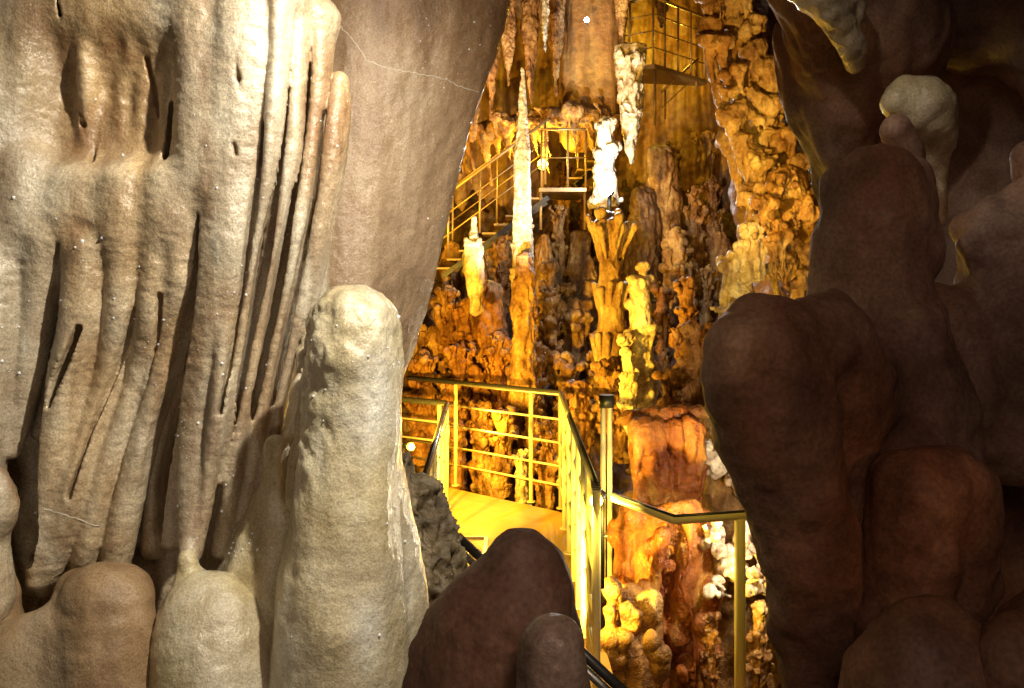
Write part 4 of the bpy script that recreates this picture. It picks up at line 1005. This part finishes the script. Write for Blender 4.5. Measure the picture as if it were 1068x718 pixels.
# ---------------------------------------------------------------- cave lamps
def cave_lamp(p, aim, r, m, label, stalk=.3):
    root = empty('cave_lamp', tuple(p)); tag(root, label, 'lamp')
    p = Vector(p); a = (Vector(aim) - p).normalized()
    tube('housing', [p - a * r * 2.0, p - a * r * .3], r * .8, M['black'], root, 14)
    bm = bmesh.new(); bmesh.ops.create_uvsphere(bm, u_segments=14, v_segments=8, radius=r)
    for v in bm.verts: v.co += p + a * r * .1
    me = bpy.data.meshes.new('bulb'); bm.to_mesh(me); bm.free(); me.materials.append(m)
    o = bpy.data.objects.new('bulb', me); COL.objects.link(o); o.parent = root; o.matrix_parent_inverse = Matrix.Translation(-root.location)
    q = p - a * r * 2.5
    tube('bracket', [q, q - Vector((0, 0, stalk))], r * .3, M['black'], root, 8)


L1 = P(632, 197, 11.0); cave_lamp(L1, L1 + [-.3, -1, .1], .085, M['lamp_w'], 'bluish white glaring lamp at the foot of the brightest white stalagmite')
L2 = P(566, 172, 12.9); cave_lamp(L2, L2 + [.1, -1, .2], .075, M['lamp_a'], 'yellow glaring lamp on the small landing right of the spire')
L3 = P(428, 466, 8.6); cave_lamp(L3, L3 + [.8, -.6, -.1], .036, M['lamp_a'], 'small yellow lamp at the left beside the white stalagmite', .5)
L4 = P(622, 522, 4.95); cave_lamp(L4, L4 + [-.4, -.8, -.2], .036, M['lamp_a'], 'small yellow lamp on the corner post where the two handrails meet', .5)
L5 = P(612, 21, 12.3); cave_lamp(L5, L5 + [-.2, -1, -.1], .03, M['lamp_w'], 'tiny white lamp on the olive pillar at the top', .06)
# ================================================================ CAMERA, LIGHT
cam = bpy.data.objects.new('camera', bpy.data.cameras.new('camera')); COL.objects.link(cam); S.camera = cam
cam.location = (0, 0, EYE); cam.rotation_euler = (math.radians(90), 0, 0)
cam.data.sensor_width = 36; cam.data.lens = 36 * F / 1068
cam.data.shift_y = -(359 - HZ) / 1068; cam.data.clip_end = 200; cam.data.clip_start = .05
w = bpy.data.worlds.new('World'); S.world = w; w.use_nodes = True
w.node_tree.nodes['Background'].inputs[0].default_value = (1, .55, .32, 1); w.node_tree.nodes['Background'].inputs[1].default_value = .007


def lamp(name, kind, loc, col, power, size=.05, target=None, cone=60, blend=.5):
    l = bpy.data.lights.new(name, kind); l.color = col; l.energy = power
    l.shadow_soft_size = size
    o = bpy.data.objects.new(name, l); COL.objects.link(o); o.location = loc
    if kind == 'SPOT':
        l.spot_size = math.radians(cone); l.spot_blend = blend
        o.rotation_euler = (Vector(target) - Vector(loc)).to_track_quat('-Z', 'Y').to_euler()
    return o


# floodlight above the near passage, on the curtain and the white stalagmite
lamp('near_floodlight', 'SPOT', (.34, 1.15, 3.2), (1, .91, .75), 200, .03, tuple(P(330, 250, 2.1)), 74, .85)
lamp('side_fill', 'SPOT', (-.2, .2, 1.7), (1, .84, .66), 12, .1, tuple(P(100, 480, 2.0)), 60, .8)  # unseen fill, added to lift the lower left of the curtain
lamp('right_spotlight', 'SPOT', (-.1, 1.0, 3.6), (1, .86, .7), 30, .04, tuple(P(950, 90, 2.1)), 30, .8)
lamp('warm_fill', 'SPOT', (.3, -.6, 3.0), (1, .63, .46), 27, .6, tuple(P(900, 420, 1.7)), 60, .8)  # unseen weak fill, added for the dark rocks on the right

S.view_settings.view_transform = 'Standard'; S.view_settings.look = 'None'
S.view_settings.exposure = 0; S.view_settings.gamma = 1
S.render.engine = 'CYCLES'

# ---- the show-cave lamps of the lit chamber
AM = (1, .57, .045); YE = (1, .66, .05)
def up(p, dx=0, dy=0, dz=0): return tuple(np.array(p) + [dx, dy, dz])
lamp('white_lamp_light', 'POINT', up(L1, 0, -.12, .12), (.9, .94, 1), 110, .05)
lamp('amber_lamp_light', 'POINT', up(L2, 0, -.15, .05), YE, 80, .05)
lamp('left_lamp_light', 'POINT', up(L3, .12, -.1, .0), YE, 55, .04)
lamp('corner_lamp_light', 'POINT', up(L4, -.02, -.14, .0), (1, .66, .08), 52, .04)
# unseen projectors, added to light the chamber where no fitting shows
lamp('slope_projector', 'SPOT', (-1.2, 6.2, 1.2), AM, 1900, .05, tuple(P(600, 330, 11.0)), 75, .5)
lamp('slope_projector', 'SPOT', (1.5, 5.6, 3.2), AM, 60, .06, tuple(P(620, 300, 11.5)), 70, .5)
lamp('wall_projector', 'SPOT', (-1.6, 11.2, 2.6), AM, 330, .06, tuple(P(560, 60, 15.0)), 90, .6)
lamp('platform_projector', 'POINT', tuple(P(704, 45, 14.2)), YE, 60, .05)
lamp('cascade_projector', 'SPOT', (.9, 6.0, 2.6), (1, .58, .10), 330, .06, tuple(P(790, 140, 8.4)), 55, .5)
lamp('orange_projector', 'SPOT', (.15, 5.2, .3), (1, .66, .08), 520, .05, tuple(P(710, 520, 6.6)), 80, .5)
lamp('stone_projector', 'POINT', tuple(P(800, 520, 5.6)), (1, .85, .6), 60, .05)
lamp('deck_projector', 'POINT', tuple(P(500, 440, 9.6)), (1, .56, .04), 62, .03)
lamp('spire_spotlight', 'SPOT', (-.25, 8.4, .9), (1, .92, .72), 1500, .03, tuple(P(545, 170, 10.6)), 30, .7)
lamp('stack_spotlight', 'SPOT', (.25, 7.2, 1.0), (1, .66, .08), 110, .03, tuple(P(668, 340, 8.9)), 18, .6)
lamp('handrail_fill', 'SPOT', (.85, 3.3, 2.5), YE, 34, .03, tuple(P(725, 620, 4.5)), 60, .6)  # unseen light, added to brighten the near handrail
lamp('dome_fill', 'SPOT', (.25, .35, 2.5), (1, .7, .52), 9, .1, tuple(P(565, 640, 1.15)), 50, .8)  # unseen dim light, added to lift the dark domes
lamp('slab_fill', 'SPOT', (-.05, 1.3, 2.9), (1, .84, .66), 34, .05, tuple(P(425, 130, 2.7)), 70, .7)  # unseen light, added because the top of the slab stayed dark
lamp('post_fill', 'SPOT', (.35, 5.3, 1.9), (1, .85, .4), 30, .03, tuple(P(632, 500, 6.9)), 30, .6)  # unseen narrow light, added to brighten the twin post
lamp('glow_fill', 'SPOT', (1.05, .9, 2.0), (1, .42, .16), 2.2, .05, tuple(P(950, 535, 1.5)), 24, 1.0)  # unseen, added to make the orange glow on the lumpy stalagmite
lamp('glow_fill', 'SPOT', (.9, .9, 2.7), (1, .46, .22), 1.6, .05, tuple(P(918, 250, 1.8)), 30, 1.0)  # unseen, added to make a warm glow on the rounded stump
lamp('knob_patch_fill', 'SPOT', (.0, .7, 2.6), (1, .86, .6), 7, .04, tuple(P(768, 372, 1.5)), 9, 1.0)  # unseen narrow beam, added for the pale patch on the column's bulge
